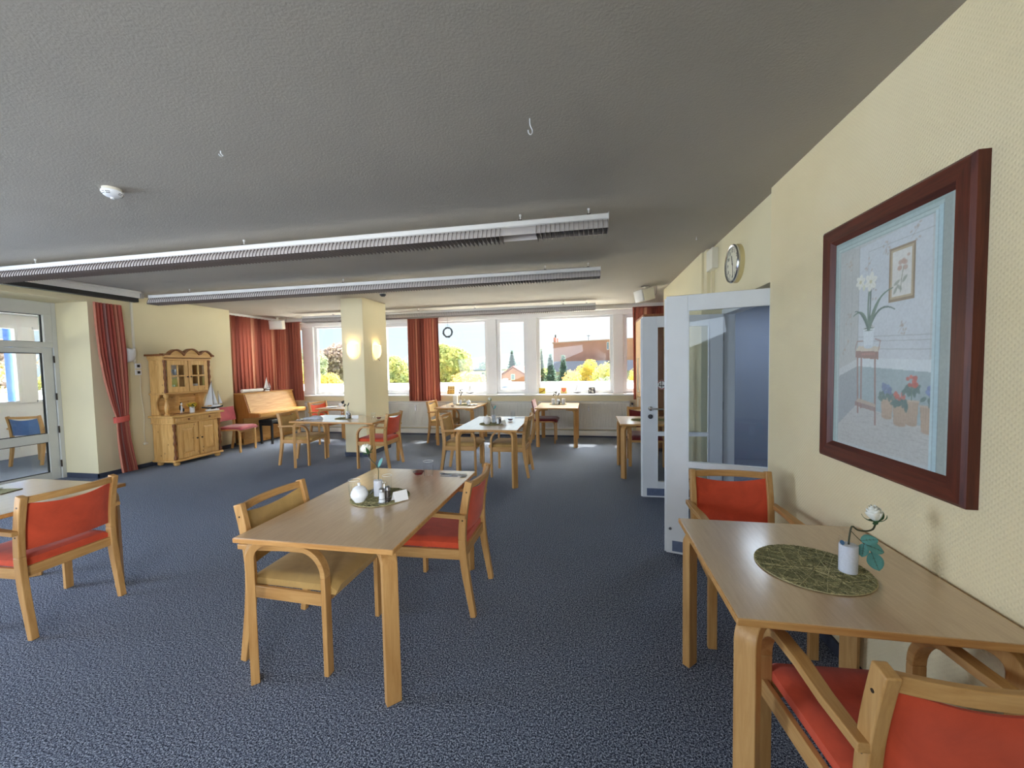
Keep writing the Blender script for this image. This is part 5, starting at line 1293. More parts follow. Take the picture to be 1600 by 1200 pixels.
def vase_rose_big():
    x, y = 0.945, 1.650; z = TZ+0.0048
    root = thing('vase', 'clear bottle vase of white sand with one white rose beside the picture wall', 'vase', (x, y, z))
    MB().lathe([(0.0, 0.0), (0.029, 0.0), (0.0305, 0.004), (0.0305, 0.118), (0.027, 0.132), (0.015, 0.142), (0.015, 0.152), (0.018, 0.156), (0.018, 0.160), (0.0145, 0.160)], n=28, cap=False).build('bottle', M['clear'], root)
    MB().lathe([(0.0, 0.003), (0.0285, 0.003), (0.0288, 0.08), (0.0288, 0.104), (0.02, 0.107), (0.0, 0.105)], n=28).build('sand', M['sand'], root)
    # small blue round label towards the room
    lb = MB(); c = Vector((-0.030, -0.0236, 0.112))
    MB().lathe([(0.0, 0.0), (0.0085, 0.0), (0.0085, 0.0008)], n=18, M=Matrix.Translation((-0.0278, -0.0130, 0.116)) @ Vector((0,0,1)).rotation_difference(Vector((-0.92, -0.4, 0.05))).to_matrix().to_4x4()).build('round_label', plain('label_blue', rgb(44,82,110), 0.5), root)
    st = smooth_pts([(0.0, 0.0, 0.095), (0.002, 0.0, 0.135), (0.012, 0.004, 0.172), (0.030, 0.004, 0.160), (0.058, 0.006, 0.156), (0.084, 0.012, 0.162), (0.098, 0.022, 0.178)], 4)
    MB().tube(st, 0.0030, 8).build('stem', M['stem'], root)
    rose_head(root, (0.100, 0.028, 0.206), 0.030, (-0.15, 0.1, 1), 2, True, 0.80, 1.35)
    MB().tube(smooth_pts([(0.010, 0.003, 0.153), (0.035, 0.0, 0.125), (0.060, 0.0, 0.100), (0.078, 0.0, 0.075)], 3), 0.0014, 6).build('leaf_stalk', M['stem'], root)
    nr = (-0.4, -0.75, 0.5)
    for b, d, L, w, dr in (((0.040, 0, 0.121), (0.8, 0.05, 0.16), 0.058, 0.040, 0.1), ((0.052, 0, 0.108), (0.9, 0.05, -0.25), 0.066, 0.042, 0.15), ((0.074, 0, 0.080), (0.35, 0.0, -0.9), 0.072, 0.050, 0.0), ((0.050, 0, 0.110), (-0.1, 0.0, -0.8), 0.050, 0.034, 0.0)):
        lf = MB(); leaflet(lf, b, d, L, w, dr, nr); o = lf.build('leaf', M['tealleaf'], root, 0, 80, solid=0.0008)
        v = MB(); leaf_vein(v, b, d, L, w, dr, nr); v.build('leaf_veins', M['stem'], o)
placemat((0.835, 1.672, TZ), 'round woven olive placemat on the square table at the picture wall', 0.188, 1, 330)
vase_rose_big()
def bottle_vase(loc, label, head=None, dark=False, lean=(0,0), h=0.15, k=1.0, group=None):
    root = thing('vase', label, 'vase', loc)
    MB().lathe([(0.0, 0.0), (0.027*k, 0.0), (0.028*k, 0.004), (0.028*k, h*0.72), (0.015*k, h*0.86), (0.0145*k, h*0.95), (0.018*k, h)], n=20, cap=False).build('bottle', M['clear'], root)
    MB().lathe([(0.0, 0.003), (0.0262*k, 0.003), (0.0262*k, h*0.60), (0.0, h*0.61)], n=20).build('filling', M['sand'], root)
    if head:
        hx, hy, hz, r = head
        MB().tube(smooth_pts([(0, 0, h*0.5), (lean[0]*0.2, lean[1]*0.2, h*1.05), (hx*0.6, hy*0.6, h+(hz-h)*0.55), (hx, hy, hz-0.01)], 4), 0.0026, 6).build('stem', M['stem'], root)
        if not dark: rose_head(root, (hx, hy, hz+0.012), r, (hx*2, hy*2, 0.25), 3)
        else:
            m = MB(); rnd = random.Random(int(hz*1000))
            for i in range(7): m.ball((hx+rnd.uniform(-.04, .04), hy+rnd.uniform(-.03, .03), hz-0.05+rnd.uniform(-.04, .05)), (0.014, 0.012, 0.014), 7, 5)
            m.build('dark_buds', M['bud'], root)
        lf = MB(); leaflet(lf, (lean[0]*0.3, lean[1]*0.3, h*1.1), (0.5, -0.1, 0.9), 0.075, 0.03, 0.1, (-.4, -.8, .3)); lf.build('leaf', M['tealleaf'] if not dark else M['bud'], root, 0, 80, solid=0.0008)
    return root
M['bud'] = plain('dark_sprig', rgb(38,46,44), 0.7)
def sugar_bowl(loc, label, k=1.0, mat=None):
    root = thing('sugar_bowl', label, 'sugar bowl', loc); mat = mat or M['porcelain']
    MB().lathe([(0.0, 0.0), (0.028*k, 0.0), (0.030*k, 0.005*k), (0.047*k, 0.030*k), (0.050*k, 0.045*k), (0.044*k, 0.064*k), (0.036*k, 0.074*k), (0.034*k, 0.074*k)], n=28).build('bowl', mat, root, 0, 50)
    MB().lathe([(0.037*k, 0.0745*k), (0.037*k, 0.078*k), (0.024*k, 0.089*k), (0.008*k, 0.094*k), (0.006*k, 0.099*k), (0.010*k, 0.105*k), (0.006*k, 0.111*k), (0.0, 0.112*k)], n=28).build('lid', mat, root, 0, 50)
    return root
def tumbler(loc, label, h=0.10, r=0.031, rib=True, nested=False):
    root = thing('drinking_glass', label, 'glass', loc)
    MB().lathe([(0.0, 0.0), (r*0.80, 0.0), (r*0.86, 0.01), (r, h), (r-0.002, h), (r*0.82, 0.012), (0.0, 0.010)], n=24).build('tumbler', M['clear'], root)
    MB().tube([(r*0.985*math.cos(2*PI*i/28), r*0.985*math.sin(2*PI*i/28), h) for i in range(29)], 0.0011, 5).build('rim', M['porcelain'], root)  # white tube paints in the highlight along the glass rim
    if rib:
        m = MB()
        for i in range(12):
            a = 2*PI*i/12; m.tube([(r*0.87*math.cos(a), r*0.87*math.sin(a), 0.008), (r*0.975*math.cos(a), r*0.975*math.sin(a), h*0.72)], 0.0022, 4)
        m.build('facets', M['facet'], root)
    return root
M['facet'] = glass('facet_glass', (0.93, 0.95, 0.96, 1), 1.4, 0.8)
def shaker(loc, label, mat, kind):
    root = thing(kind, label, 'shaker', loc)
    MB().lathe([(0.0, 0.0), (0.018, 0.0), (0.019, 0.004), (0.0165, 0.03), (0.0155, 0.058), (0.0, 0.058)], n=16).build('shaker_body', mat, root)
    MB().lathe([(0.0165, 0.0582), (0.017, 0.064), (0.0165, 0.076), (0.009, 0.084), (0.0, 0.085)], n=16).build('cap', M['steel'], root)
M['saltglass'] = plain('salt_filled_glass', rgb(226,228,232), 0.25); M['pepperglass'] = plain('pepper_filled_glass', rgb(70,62,56), 0.25)
def cruet(loc, rz, label_c, label_s, label_p):
    root = thing('cruet_stand', label_c, 'cruet stand', loc, rz)
    MB().lathe([(0.0, 0.0), (0.030, 0.0), (0.031, 0.002), (0.0, 0.004)], n=24, sx=1.45).build('tray', M['chrome'], root)
    MB().tube([(0, 0, 0.004), (0, 0, 0.105)] + [(0.010*math.sin(a), 0, 0.115-0.010*math.cos(a)) for a in [2*PI*i/12 for i in range(13)]], 0.0020, 6).build('handle', M['chrome'], root)
    MB().tube([(0.041*math.cos(2*PI*i/30), 0.026*math.sin(2*PI*i/30), 0.025) for i in range(31)], 0.0014, 5).build('wire_ring', M['chrome'], root)
    c, s = math.cos(rz), math.sin(rz)
    shaker((loc[0]-0.021*c, loc[1]-0.021*s, loc[2]+0.0045), label_s, M['saltglass'], 'salt_shaker'); shaker((loc[0]+0.021*c, loc[1]+0.021*s, loc[2]+0.0045), label_p, M['pepperglass'], 'pepper_shaker')
def tent_card(loc, rz, label, w=0.075, h=0.052):
    m = MB(); t = 0.0012; s = 0.026
    m.add([(-w/2, -s, 0), (w/2, -s, 0), (w/2, 0, h), (-w/2, 0, h), (w/2, s, 0), (-w/2, s, 0)], [(0,1,2,3), (3,2,4,5)])
    o = m.build('table_card', M['paper'], None, 0, 0, loc, rz, solid=0.0015); tag(o, label, 'card')
M['paper'] = plain('white_card', rgb(240,240,240), 0.7, 0.3, 0, 0.02)
def glass_bowl(loc, label, k=1.0):
    root = thing('dessert_bowl', label, 'bowl', loc)
    MB().lathe([(0.0, 0.0), (0.022*k, 0.0), (0.030*k, 0.006*k), (0.047*k, 0.034*k), (0.052*k, 0.046*k), (0.050*k, 0.046*k), (0.043*k, 0.032*k), (0.026*k, 0.008*k), (0.0, 0.006*k)], n=28).build('bowl', M['clear'], root)
    MB().lathe([(0.0, 0.008*k), (0.026*k, 0.010*k), (0.041*k, 0.031*k), (0.0, 0.032*k)], n=28).build('red_jelly', M['jelly'], root)
M['jelly'] = plain('red_jelly', rgb(98,14,26), 0.15, 0.6)
def cutlery(loc, rz, what, k=1.0):
    kind = {'knife': 0, 'fork': 1, 'spoon': 2, 'small spoon': 2}[what[0]]
    root_name = {'knife': 'knife', 'fork': 'fork', 'spoon': 'spoon', 'small spoon': 'teaspoon'}[what[0]]
    m = MB(); L = 0.20*k
    def flat(pts): m.prism(pts, 2, 0.0, 0.0025)
    if kind == 0: flat([(-L/2, -0.006), (0, -0.005), (L/2-0.02, -0.009), (L/2, 0.0), (L/2-0.01, 0.006), (0, 0.005), (-L/2, 0.006)])
    elif kind == 1:
        flat([(-L/2, -0.007), (0.02, -0.003), (0.04, -0.010), (0.045, 0.0), (0.04, 0.010), (0.02, 0.003), (-L/2, 0.007)])
        for q in (-0.0085, -0.003, 0.003, 0.0085): m.box(0.042, L/2, q-0.0015, q+0.0015, 0.0, 0.0025)
    else:
        flat([(-L/2, -0.007), (0.03, -0.003), (0.03, 0.003), (-L/2, 0.007)]); m.lathe([(0.0, 0.0), (0.012, 0.0005), (0.016, 0.004), (0.012, 0.003), (0.0, 0.0015)], (L/2-0.03, 0, 0), 16, None, 1.6, 1.0)
    o = m.build(root_name, M['cut'], None, 0, 40, loc, rz); tag(o, what[1], 'cutlery')
M['cut'] = plain('cutlery_steel', rgb(120,122,130), 0.22, 0.5, 1.0, 0.05)
Z2 = TZ+0.0048
# foreground table
placemat((-1.265, 2.205, TZ), 'round woven olive placemat on the foreground table', 0.176, 2, 190)
tumbler((-1.416, 2.165, Z2), 'ribbed tumbler behind the sugar bowl on the foreground table', 0.11, 0.034)
sugar_bowl((-1.345, 2.105, Z2), 'white lidded sugar bowl on the mat of the foreground table', 1.02)
bottle_vase((-1.285, 2.215, Z2), 'slim bottle vase holding the tall white rose on the foreground table', (-0.075, 0.01, 0.272, 0.034), False, (0.02, 0), 0.165)
tumbler((-1.262, 2.285, Z2), 'plain tumbler just behind the rose vase on the foreground table', 0.11, 0.030, False)
cruet((-1.192, 2.125, Z2), R(70), 'chrome cruet stand on the mat of the foreground table', 'salt shaker in the cruet stand of the foreground table', 'dark pepper shaker in the cruet stand of the foreground table')
tent_card((-1.115, 2.165, Z2), R(50), 'folded white card on the mat of the foreground table', 0.085, 0.055)
tent_card((-1.335, 2.265, Z2), R(100), 'small white card behind the sugar bowl on the foreground table', 0.06, 0.04)
glass_bowl((-1.232, 2.690, TZ+0.0005), 'glass bowl of red jelly at the far end of the foreground table', 1.0)
tumbler((-1.145, 2.668, TZ+0.0005), 'clear ribbed tumbler beside the red bowl on the foreground table', 0.115, 0.036)
cutlery((-0.985, 2.765, TZ+0.0005), R(2), ('knife', 'knife lying at the far corner of the foreground table, farthest of the set'))
cutlery((-0.975, 2.735, TZ+0.0005), R(-3), ('fork', 'fork lying between knife and spoon on the foreground table'))
cutlery((-0.965, 2.700, TZ+0.0005), R(2), ('spoon', 'spoon lying nearest to us at the far corner of the foreground table'))
cutlery((-1.045, 2.745, TZ+0.0005), R(160), ('small spoon', 'small dark teaspoon left of the fork on the foreground table'), 0.6)
# mid-room table
placemat((-1.30, 5.25, TZ), 'dark round placemat on the bright mid-room table', 0.178, 3, 90)
sugar_bowl((-1.362, 5.205, Z2), 'grey white sugar bowl on the bright mid-room table', 1.12, M['lampwhite'])
bottle_vase((-1.300, 5.33, Z2), 'bottle vase with a small rose on the bright mid-room table', (-0.05, 0.02, 0.31, 0.028), False, (0.02, 0), 0.17)
cruet((-1.205, 5.25, Z2), R(60), 'chrome cruet stand on the bright mid-room table', 'salt shaker on the bright mid-room table', 'pepper shaker on the bright mid-room table')
tumbler((-1.27, 5.245, Z2), 'tumbler on the mat of the bright mid-room table', 0.12, 0.03)
tent_card((-1.135, 5.20, Z2), R(60), 'white card on the mat edge of the bright mid-room table')
glass_bowl((-1.105, 5.545, TZ+0.0005), 'glass bowl of red jelly on the bright mid-room table', 1.0)
tumbler((-1.115, 5.80, TZ+0.0005), 'tumbler at the far end of the bright mid-room table', 0.115, 0.034)
for i, (nm, dy) in enumerate((('knife', 0.03), ('fork', 0.0), ('spoon', -0.03))): cutlery((-1.00, 5.88+dy, TZ+0.0005), R(2*i-2), (nm, nm+' lying at the far corner of the bright mid-room table'))
# table before the pillar
placemat((-3.81, 5.67, TZ), 'dark placemat on the table before the pillar', 0.165, 4, 80)
bottle_vase((-3.79, 5.70, Z2), 'bottle vase with a dark sprig on the table before the pillar', (-0.10, 0.03, 0.27, 0.03), True, (0, 0), 0.17)
tumbler((-3.86, 5.64, Z2), 'tumbler left of the vase on the table before the pillar', 0.10, 0.03)
tumbler((-3.83, 5.76, Z2), 'second tumbler behind the vase on the table before the pillar', 0.10, 0.03)
cruet((-3.74, 5.63, Z2), R(10), 'chrome cruet stand on the table before the pillar', 'salt shaker on the table before the pillar', 'pepper shaker on the table before the pillar')
tent_card((-3.64, 5.66, Z2-0.0046), R(25), 'white card right of the placemat on the table before the pillar', 0.10, 0.05)
tumbler((-3.215, 5.475, TZ+0.0005), 'tumbler at the right end of the table before the pillar', 0.11, 0.033)
glass_bowl((-3.20, 5.61, TZ+0.0005), 'glass bowl of red jelly at the right end of the table before the pillar', 0.95)
cutlery((-3.30, 5.80, TZ+0.0005), R(5), ('knife', 'knife lying at the far right of the table before the pillar'))
nb = thing('napkin_bundle', 'crumpled grey and white cloth at the left end of the table before the pillar', 'cloth', (-4.30, 5.52, TZ+0.0005), R(8))
def cloth_lump(L, r, seed):
    rnd = random.Random(seed); ph = [rnd.uniform(0, 6) for _ in range(6)]
    def fn(u, v):
        a = PI*v; x = (u-0.5)*L; rr = r*(0.35+0.65*u)*math.sqrt(max(0.02, 1-(2*u-1)**4))*(1+0.18*math.sin(5*u*3+ph[0]+a*3)+0.10*math.sin(a*7+ph[1]+u*9))
        return (x, rr*1.25*math.cos(a), max(0.0, rr*1.3*math.sin(a)))
    return fn
MB().grid(cloth_lump(0.34, 0.052, 1), 24, 14).build('grey_cloth', plain('grey_cloth', rgb(176,180,186), 0.9), nb, 0, 80)
MB().grid(lambda u, v: (-0.10+(u-0.5)*0.20, -0.05+(v-0.5)*0.10, 0.002+0.012*abs(math.sin(u*9+v*4))), 14, 8).build('white_napkin', M['paper'], nb, 0, 80, solid=0.002)
# table under the wreath
tumbler((-2.70, 7.325, TZ+0.0005), 'tumbler at the left of the table under the wreath', 0.115, 0.033)
glass_bowl((-2.625, 7.375, TZ+0.0005), 'glass bowl of red jelly on the table under the wreath', 0.95)
placemat((-2.52, 7.80, TZ), 'dark placemat on the table under the wreath', 0.17, 5, 60)
root = thing('storage_jar', 'tall white square jar at the back of the table under the wreath', 'jar', (-2.775, 8.00, TZ+0.0005))
MB().box(-0.045, 0.045, -0.045, 0.045, 0, 0.16).build('jar_body', plain('frosted_jar', rgb(206,208,206), 0.4), root, 0.008); MB().box(-0.048, 0.048, -0.048, 0.048, 0.161, 0.185).build('lid', M['porcelain'], root, 0.006)
bottle_vase((-2.60, 7.80, Z2), 'vase with a dark sprig on the table under the wreath', (0.02, 0.0, 0.33, 0.03), True, (0, 0), 0.16)
tumbler((-2.53, 7.83, Z2), 'tumbler beside the vase on the table under the wreath', 0.12, 0.032); tumbler((-2.47, 7.74, Z2), 'second tumbler on the mat of the table under the wreath', 0.10, 0.032)
sugar_bowl((-2.43, 7.83, Z2), 'white sugar bowl on the table under the wreath', 0.95)
o = MB().grid(lambda u, v: ((u-0.5)*0.20, (v-0.5)*0.14, 0.004+0.018*abs(math.sin(u*7+v*5))), 16, 10).build('paper_napkin', M['paper'], None, 0, 80, (-2.31, 7.70, TZ+0.002), R(10), solid=0.002); tag(o, 'white paper napkin right of the placemat under the wreath', 'napkin')
# table facing the brick block
placemat((-0.60, 7.93, TZ), 'dark oval placemat on the table facing the brick block', 0.15, 6, 60, 1.15)
def jar(loc, label):
    root = thing('jam_jar', label, 'jar', loc)
    MB().lathe([(0, 0), (0.034, 0), (0.036, 0.006), (0.036, 0.08), (0.030, 0.092), (0.0, 0.092)], n=20).build('jar_body', plain('milky_jar', rgb(196,200,204), 0.25), root); MB().lathe([(0.033, 0.0925), (0.034, 0.112), (0, 0.113)], n=20).build('lid', M['porcelain'], root)
jar((-0.69, 7.88, Z2), 'white lidded jar on the left of the mat facing the brick block'); jar((-0.49, 7.90, Z2), 'white lidded jar on the right of the mat facing the brick block')
bottle_vase((-0.605, 7.97, Z2), 'vase with dark buds on the table facing the brick block', (-0.06, 0.0, 0.24, 0.02), True, (0, 0), 0.15)
cruet((-0.59, 7.84, Z2), R(5), 'cruet stand on the table facing the brick block', 'salt shaker on the table facing the brick block', 'pepper shaker on the table facing the brick block')
# table behind the open door
placemat((0.72, 5.74, TZ), 'dark placemat left of the door edge on the half-hidden table', 0.14, 7, 60); placemat((1.00, 5.76, TZ), 'dark placemat seen through the door glass on the half-hidden table', 0.13, 8, 60)
# table left of the pillar
root = thing('plate', 'white plate on the window table left of the pillar', 'plate', (-5.20, 7.27, TZ+0.0005))
MB().lathe([(0, 0), (0.06, 0), (0.11, 0.012), (0.108, 0.015), (0.06, 0.004), (0, 0.004)], n=28).build('plate_body', M['porcelain'], root)
root = thing('cup', 'white cup on the window table left of the pillar', 'cup', (-5.10, 7.42, TZ+0.0005))
MB().lathe([(0, 0), (0.026, 0), (0.040, 0.03), (0.044, 0.062), (0.041, 0.062), (0.036, 0.03), (0, 0.008)], n=22).build('cup_body', M['porcelain'], root); MB().tube([(0.040, 0, 0.05), (0.062, 0, 0.045), (0.058, 0, 0.022), (0.038, 0, 0.02)], 0.004, 6).build('handle', M['porcelain'], root)
# left edge table
root = thing('placemat', 'dark square placemat on the table at the left picture edge', 'placemat', (-4.03, 1.93, TZ), R(12))
MB().box(-0.17, 0.17, -0.06, 0.06, 0, 0.004).build('base', M['mat_dark'], root, 0.001)
m = MB(); rnd = random.Random(12)
for i in range(60): 
    y = -0.058+0.116*i/59; m.tube([(-0.168, y, 0.0045), (0.168, y+rnd.uniform(-.003, .003), 0.0045)], 0.0009, 4)
m.build('woven_strands', M['mat_olive'], root)['kind'] = 'stuff'
o = MB().grid(lambda u, v: ((u-0.5)*0.14, (v-0.5)*0.09, 0.003+0.006*math.sin(u*6)**2), 10, 6).build('paper_napkin', M['paper'], None, 0, 80, (-4.06, 1.93, TZ+0.0065), R(30), solid=0.002); tag(o, 'white paper napkin on the dark mat at the left picture edge', 'napkin')
# ------------------------------------------------------------------ outside: neighbouring roof, trees, houses
M['roof'] = plain('pale_roof_felt', rgb(220,220,218), 1.0, 0.0, 0, 0.05, 1); M['grassm'] = plain('lawn', rgb(120,130,70), 1.0, 0.0, 0, 0.2, 0.5)
o = MB().box(-400, 400, 8.8, 900, -6.3, -6.0).box(-400, -10.6, -200, 8.8, -6.3, -6.0).build('ground', M['grassm']); tag(o, 'wide autumn lawn far below the windows', 'ground', None, 'structure')
root = thing('flat_roof', 'pale flat roof of the lower wing outside the windows', 'roof', (0, 0, 0))
MB().box(-60, 22, 8.80, 30.0, -6.0, 0.16).build('roof_deck', M['roof'], root)
MB().box(-60, 22, 29.7, 30.05, 0.16, 0.24).build('parapet', M['white'], root)
root = thing('porch_roof', 'pale low roof outside the glass porch', 'roof', (0, 0, 0))
MB().box(-24, -10.7, -10, 8.7, -6.0, 0.55).build('roof_deck', M['roof'], root)
MB().box(-24.2, -24, -10, 8.7, 0.55, 0.85).build('parapet', M['white'], root)
root = thing('roof_hatch', 'grey white ventilation box on the flat roof before the red gable', 'roof vent', (-5.0, 24, 0.16))
MB().box(-0.28, 0.28, -0.25, 0.25, 0, 0.42).build('box', plain('vent_grey', rgb(180,190,204), 0.6), root, 0.02); MB().box(-0.18, 0.05, -0.3, 0.3, 0.42, 0.55).build('cap', M['white'], root, 0.02)
def leafmat(name, a, b, c):
    t = NT(name); n = t.noise(t.coord(), 0.9, 3); i = t.n('ShaderNodeNewGeometry'); q = t.ramp(n, [(0.3, a), (0.5, b), (0.7, c)])
    q = t.mix(t.math('MULTIPLY', i.outputs['Random Per Island'], 0.5), q, a)
    d = t.n('ShaderNodeBsdfDiffuse'); tr = t.n('ShaderNodeBsdfTranslucent'); t.l(q, d.inputs[0]); t.l(q, tr.inputs[0]); mx = t.n('ShaderNodeMixShader'); mx.inputs[0].default_value = 0.35
    t.l(d.outputs[0], mx.inputs[1]); t.l(tr.outputs[0], mx.inputs[2]); t.l(mx.outputs[0], t.out.inputs[0]); return t.m
M['bark'] = plain('bark', rgb(90,74,58), 0.9)
LM = {'yg': leafmat('yellow_green_leaves', rgb(166,172,112), rgb(200,196,124), rgb(226,208,134)), 'gy': leafmat('green_gold_leaves', rgb(140,158,112), rgb(186,188,118), rgb(222,202,122)), 'ye': leafmat('yellow_leaves', rgb(210,188,104), rgb(226,206,120), rgb(234,216,140)),  # leaf colours paled, outdoor haze and overexposure are painted in
      'or': leafmat('orange_leaves', rgb(212,178,124), rgb(228,196,134), rgb(222,186,128)), 'gr': leafmat('grey_green_leaves', rgb(150,166,144), rgb(172,180,152), rgb(190,186,152)), 'mv': leafmat('mauve_brown_leaves', rgb(158,146,146), rgb(188,168,156), rgb(204,188,168)),
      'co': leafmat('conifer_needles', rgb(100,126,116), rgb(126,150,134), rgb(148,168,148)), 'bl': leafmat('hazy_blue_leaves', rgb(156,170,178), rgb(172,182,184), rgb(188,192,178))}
def tree(label, x, y, z0, z1, w, leaf, n=1500, seed=0, group='autumn trees beyond the flat roof'):
    root = thing('autumn_tree', label, 'tree', (x, y, -6.0), 0, group); rnd = random.Random(seed); zc = z0+6; zt = z1+6; H = zt-zc
    blobs = []
    for i in range(16):
        a = rnd.uniform(0, 2*PI); t = rnd.random(); rr = w/2*rnd.uniform(0.2, 0.75)*(1-0.55*t); blobs.append((rr*math.cos(a), rr*math.sin(a)*0.8, zc+H*(0.18+0.66*t), w*rnd.uniform(0.16, 0.27)))
    vs = []; fs = []; s = w*0.0125; n = int(n*5.2)
    for i in range(n):
        b = blobs[rnd.randrange(len(blobs))]; d = Vector((rnd.gauss(0, 1), rnd.gauss(0, 1), rnd.gauss(0, 1))).normalized(); r = b[3]*rnd.uniform(0.72, 1.05); c = Vector(b[:3])+Vector((d.x*r, d.y*r, d.z*r*0.9))
        nn = (d+Vector((rnd.gauss(0, .5), rnd.gauss(0, .5), rnd.gauss(0, .5)))).normalized(); u = nn.orthogonal().normalized()*s*rnd.uniform(.7, 1.5); v = nn.cross(u).normalized()*s*rnd.uniform(.7, 1.4)
        k = len(vs); vs += [tuple(c-u-v), tuple(c+u-v), tuple(c+u+v), tuple(c-u+v)]; fs.append((k, k+1, k+2, k+3))
    m = MB(); m.add(vs, fs); o = m.build('crown', LM[leaf], root, 0, 0); o['kind'] = 'stuff'
    MB().tube([(0, 0, 0), (0.1*w*0.2, 0, zc*0.6), (0, 0, zc+H*0.6)], [w*0.05, w*0.04, w*0.012], 8).build('trunk', M['bark'], root)
    br = MB()
    for b in blobs[:9]: br.tube([(0, 0, zc*0.7), (b[0]*0.5, b[1]*0.5, (zc*0.7+b[2])/2+0.4), (b[0], b[1], b[2])], [w*0.016, w*0.010, w*0.004], 5)
    br.build('branches', M['bark'], root)
def conifer(label, x, y, z1, w, leaf='co', seed=0, lay=24, z0=-6):
    root = thing('conifer', label, 'tree', (x, y, -6.0), 0, 'conifers beyond the flat roof'); rnd = random.Random(seed); H = z1+6; vs = []; fs = []
    for L in range(lay):
        t = L/(lay-1); z = H*(0.12+0.86*t); r = w/2*(1-t)**0.9+0.12
        nb = max(6, int(24*(1-t)+7))
        for k in range(nb):
            a = 2*PI*(k+rnd.random()*0.7)/nb; rr = r*rnd.uniform(0.8, 1.1); 
            for q in range(6):
                s = (q+0.5)/6; c = Vector((rr*s*math.cos(a), rr*s*math.sin(a), z-0.30*rr*s*s+rnd.uniform(-.16, .16)))
                for e in range(2):
                    u = Vector((-math.sin(a), math.cos(a), rnd.uniform(-.5, .5)))*0.20*(1.4-s)*w/3.2; v = Vector((math.cos(a), math.sin(a), -0.35+rnd.uniform(-.3, .3)))*rr/9
                    i = len(vs); vs += [tuple(c-u-v), tuple(c+u-v), tuple(c+u*.6+v), tuple(c-u*.6+v)]; fs.append((i, i+1, i+2, i+3))
    m = MB(); m.add(vs, fs); o = m.build('needles', LM[leaf], root, 0, 0); o['kind'] = 'stuff'
    MB().tube([(0, 0, 0), (0, 0, H*0.98)], [w*0.05, 0.02], 7).build('trunk', M['bark'], root)
tree('green and golden round tree left of the rust curtain beside the pillar', -23.6, 44, -4, 3.4, 6.8, 'gy', 2600, 1)
tree('big green and gold round tree right of the rust curtain', -15.9, 44, -4, 4.3, 7.6, 'gy', 3200, 2)
tree('low orange brown bush at the foot of the big golden tree', -10.9, 36, -3, 0.7, 5.0, 'or', 1400, 3)
tree('bright yellow bush at the lower left of the left window', -30.4, 42, -3, 1.2, 5.0, 'ye', 1800, 4)
tree('mauve brown tree behind the yellow bush', -42.0, 61, -4, 5.2, 11.0, 'mv', 2600, 5)
tree('tall loose green tree at the left edge of the left window', -40.5, 52, -4, 5.4, 6.5, 'gr', 2000, 6)
tree('pale tree in the narrow window beside the corner curtain', -36.5, 45, -4, 3.4, 6, 'yg', 1000, 7)
tree('orange tree beside the spruces before the brick block', -1.25, 31, -4, 1.45, 3.0, 'or', 1300, 8)
tree('yellow green tree at the right before the brick block', 2.2, 41, -4, 2.2, 5.4, 'yg', 2200, 9)
tree('round green tree under the brick block', 1.2, 33, -4, 0.9, 3.0, 'gr', 1500, 10)
tree('golden small tree in the middle before the brick block', -0.3, 50, -4, 2.4, 3.6, 'ye', 1200, 11)
tree('yellow tree seen in the far right narrow window', 6.2, 49, -4, 3.0, 4.0, 'ye', 800, 12)
for i, (x, w, h) in enumerate(((-47, 12, 3.2), (-35, 11, 4.2), (-23, 10, 3.4), (-60, 12, 4.4))):
    tree(['hazy tree line far behind the white school block, left part', 'hazy tree line far behind the white school block, middle part', 'hazy tree line far behind the white school block, right part', 'hazy tree line far behind the golden tree'][i], x, 130, -4, h, w, 'bl', 700, 20+i)
conifer('tall tree behind the red gable, left', -14.4, 75, 4.4, 5.5, 'co', 1)
conifer('second tall tree behind the red gable, right', -11.9, 82, 3.8, 4.5, 'bl', 2)
conifer('dark spruce at the left edge of the brick-block window', -3.75, 40, 2.6, 3.8, 'co', 3)
conifer('dark spruce just right of the other spruce before the brick block', -2.15, 35, 2.35, 3.4, 'co', 4)
conifer('tree peeping over the roof at the left of the brick block', -8.6, 74, 4.6, 3.4, 'gr', 5)
# trees beyond the porch
tree('golden tree beyond the porch window at the far left', -44, 20.0, -3, 3.4, 6.5, 'ye', 1400, 31, 'trees beyond the glass porch')
tree('yellow green tree beyond the narrow porch window', -46, 27.5, -3, 3.2, 6.0, 'yg', 1400, 32, 'trees beyond the glass porch')
tree('mauve tree higher up beyond the far left porch window', -58, 29, -3, 5.0, 9.0, 'mv', 1400, 33, 'trees beyond the glass porch')
root = thing('terrace_post', 'blue painted steel post outside the glass porch', 'post', (-13.0, 6.72, 0.55))
MB().tube([(0, 0, 0.012), (0, 0, 3.2)], 0.062, 14).build('post_tube', plain('post_blue', rgb(56,98,168), 0.5), root); MB().box(-0.12, 0.12, -0.12, 0.12, 0, 0.012).build('foot_plate', M['steel'], root)
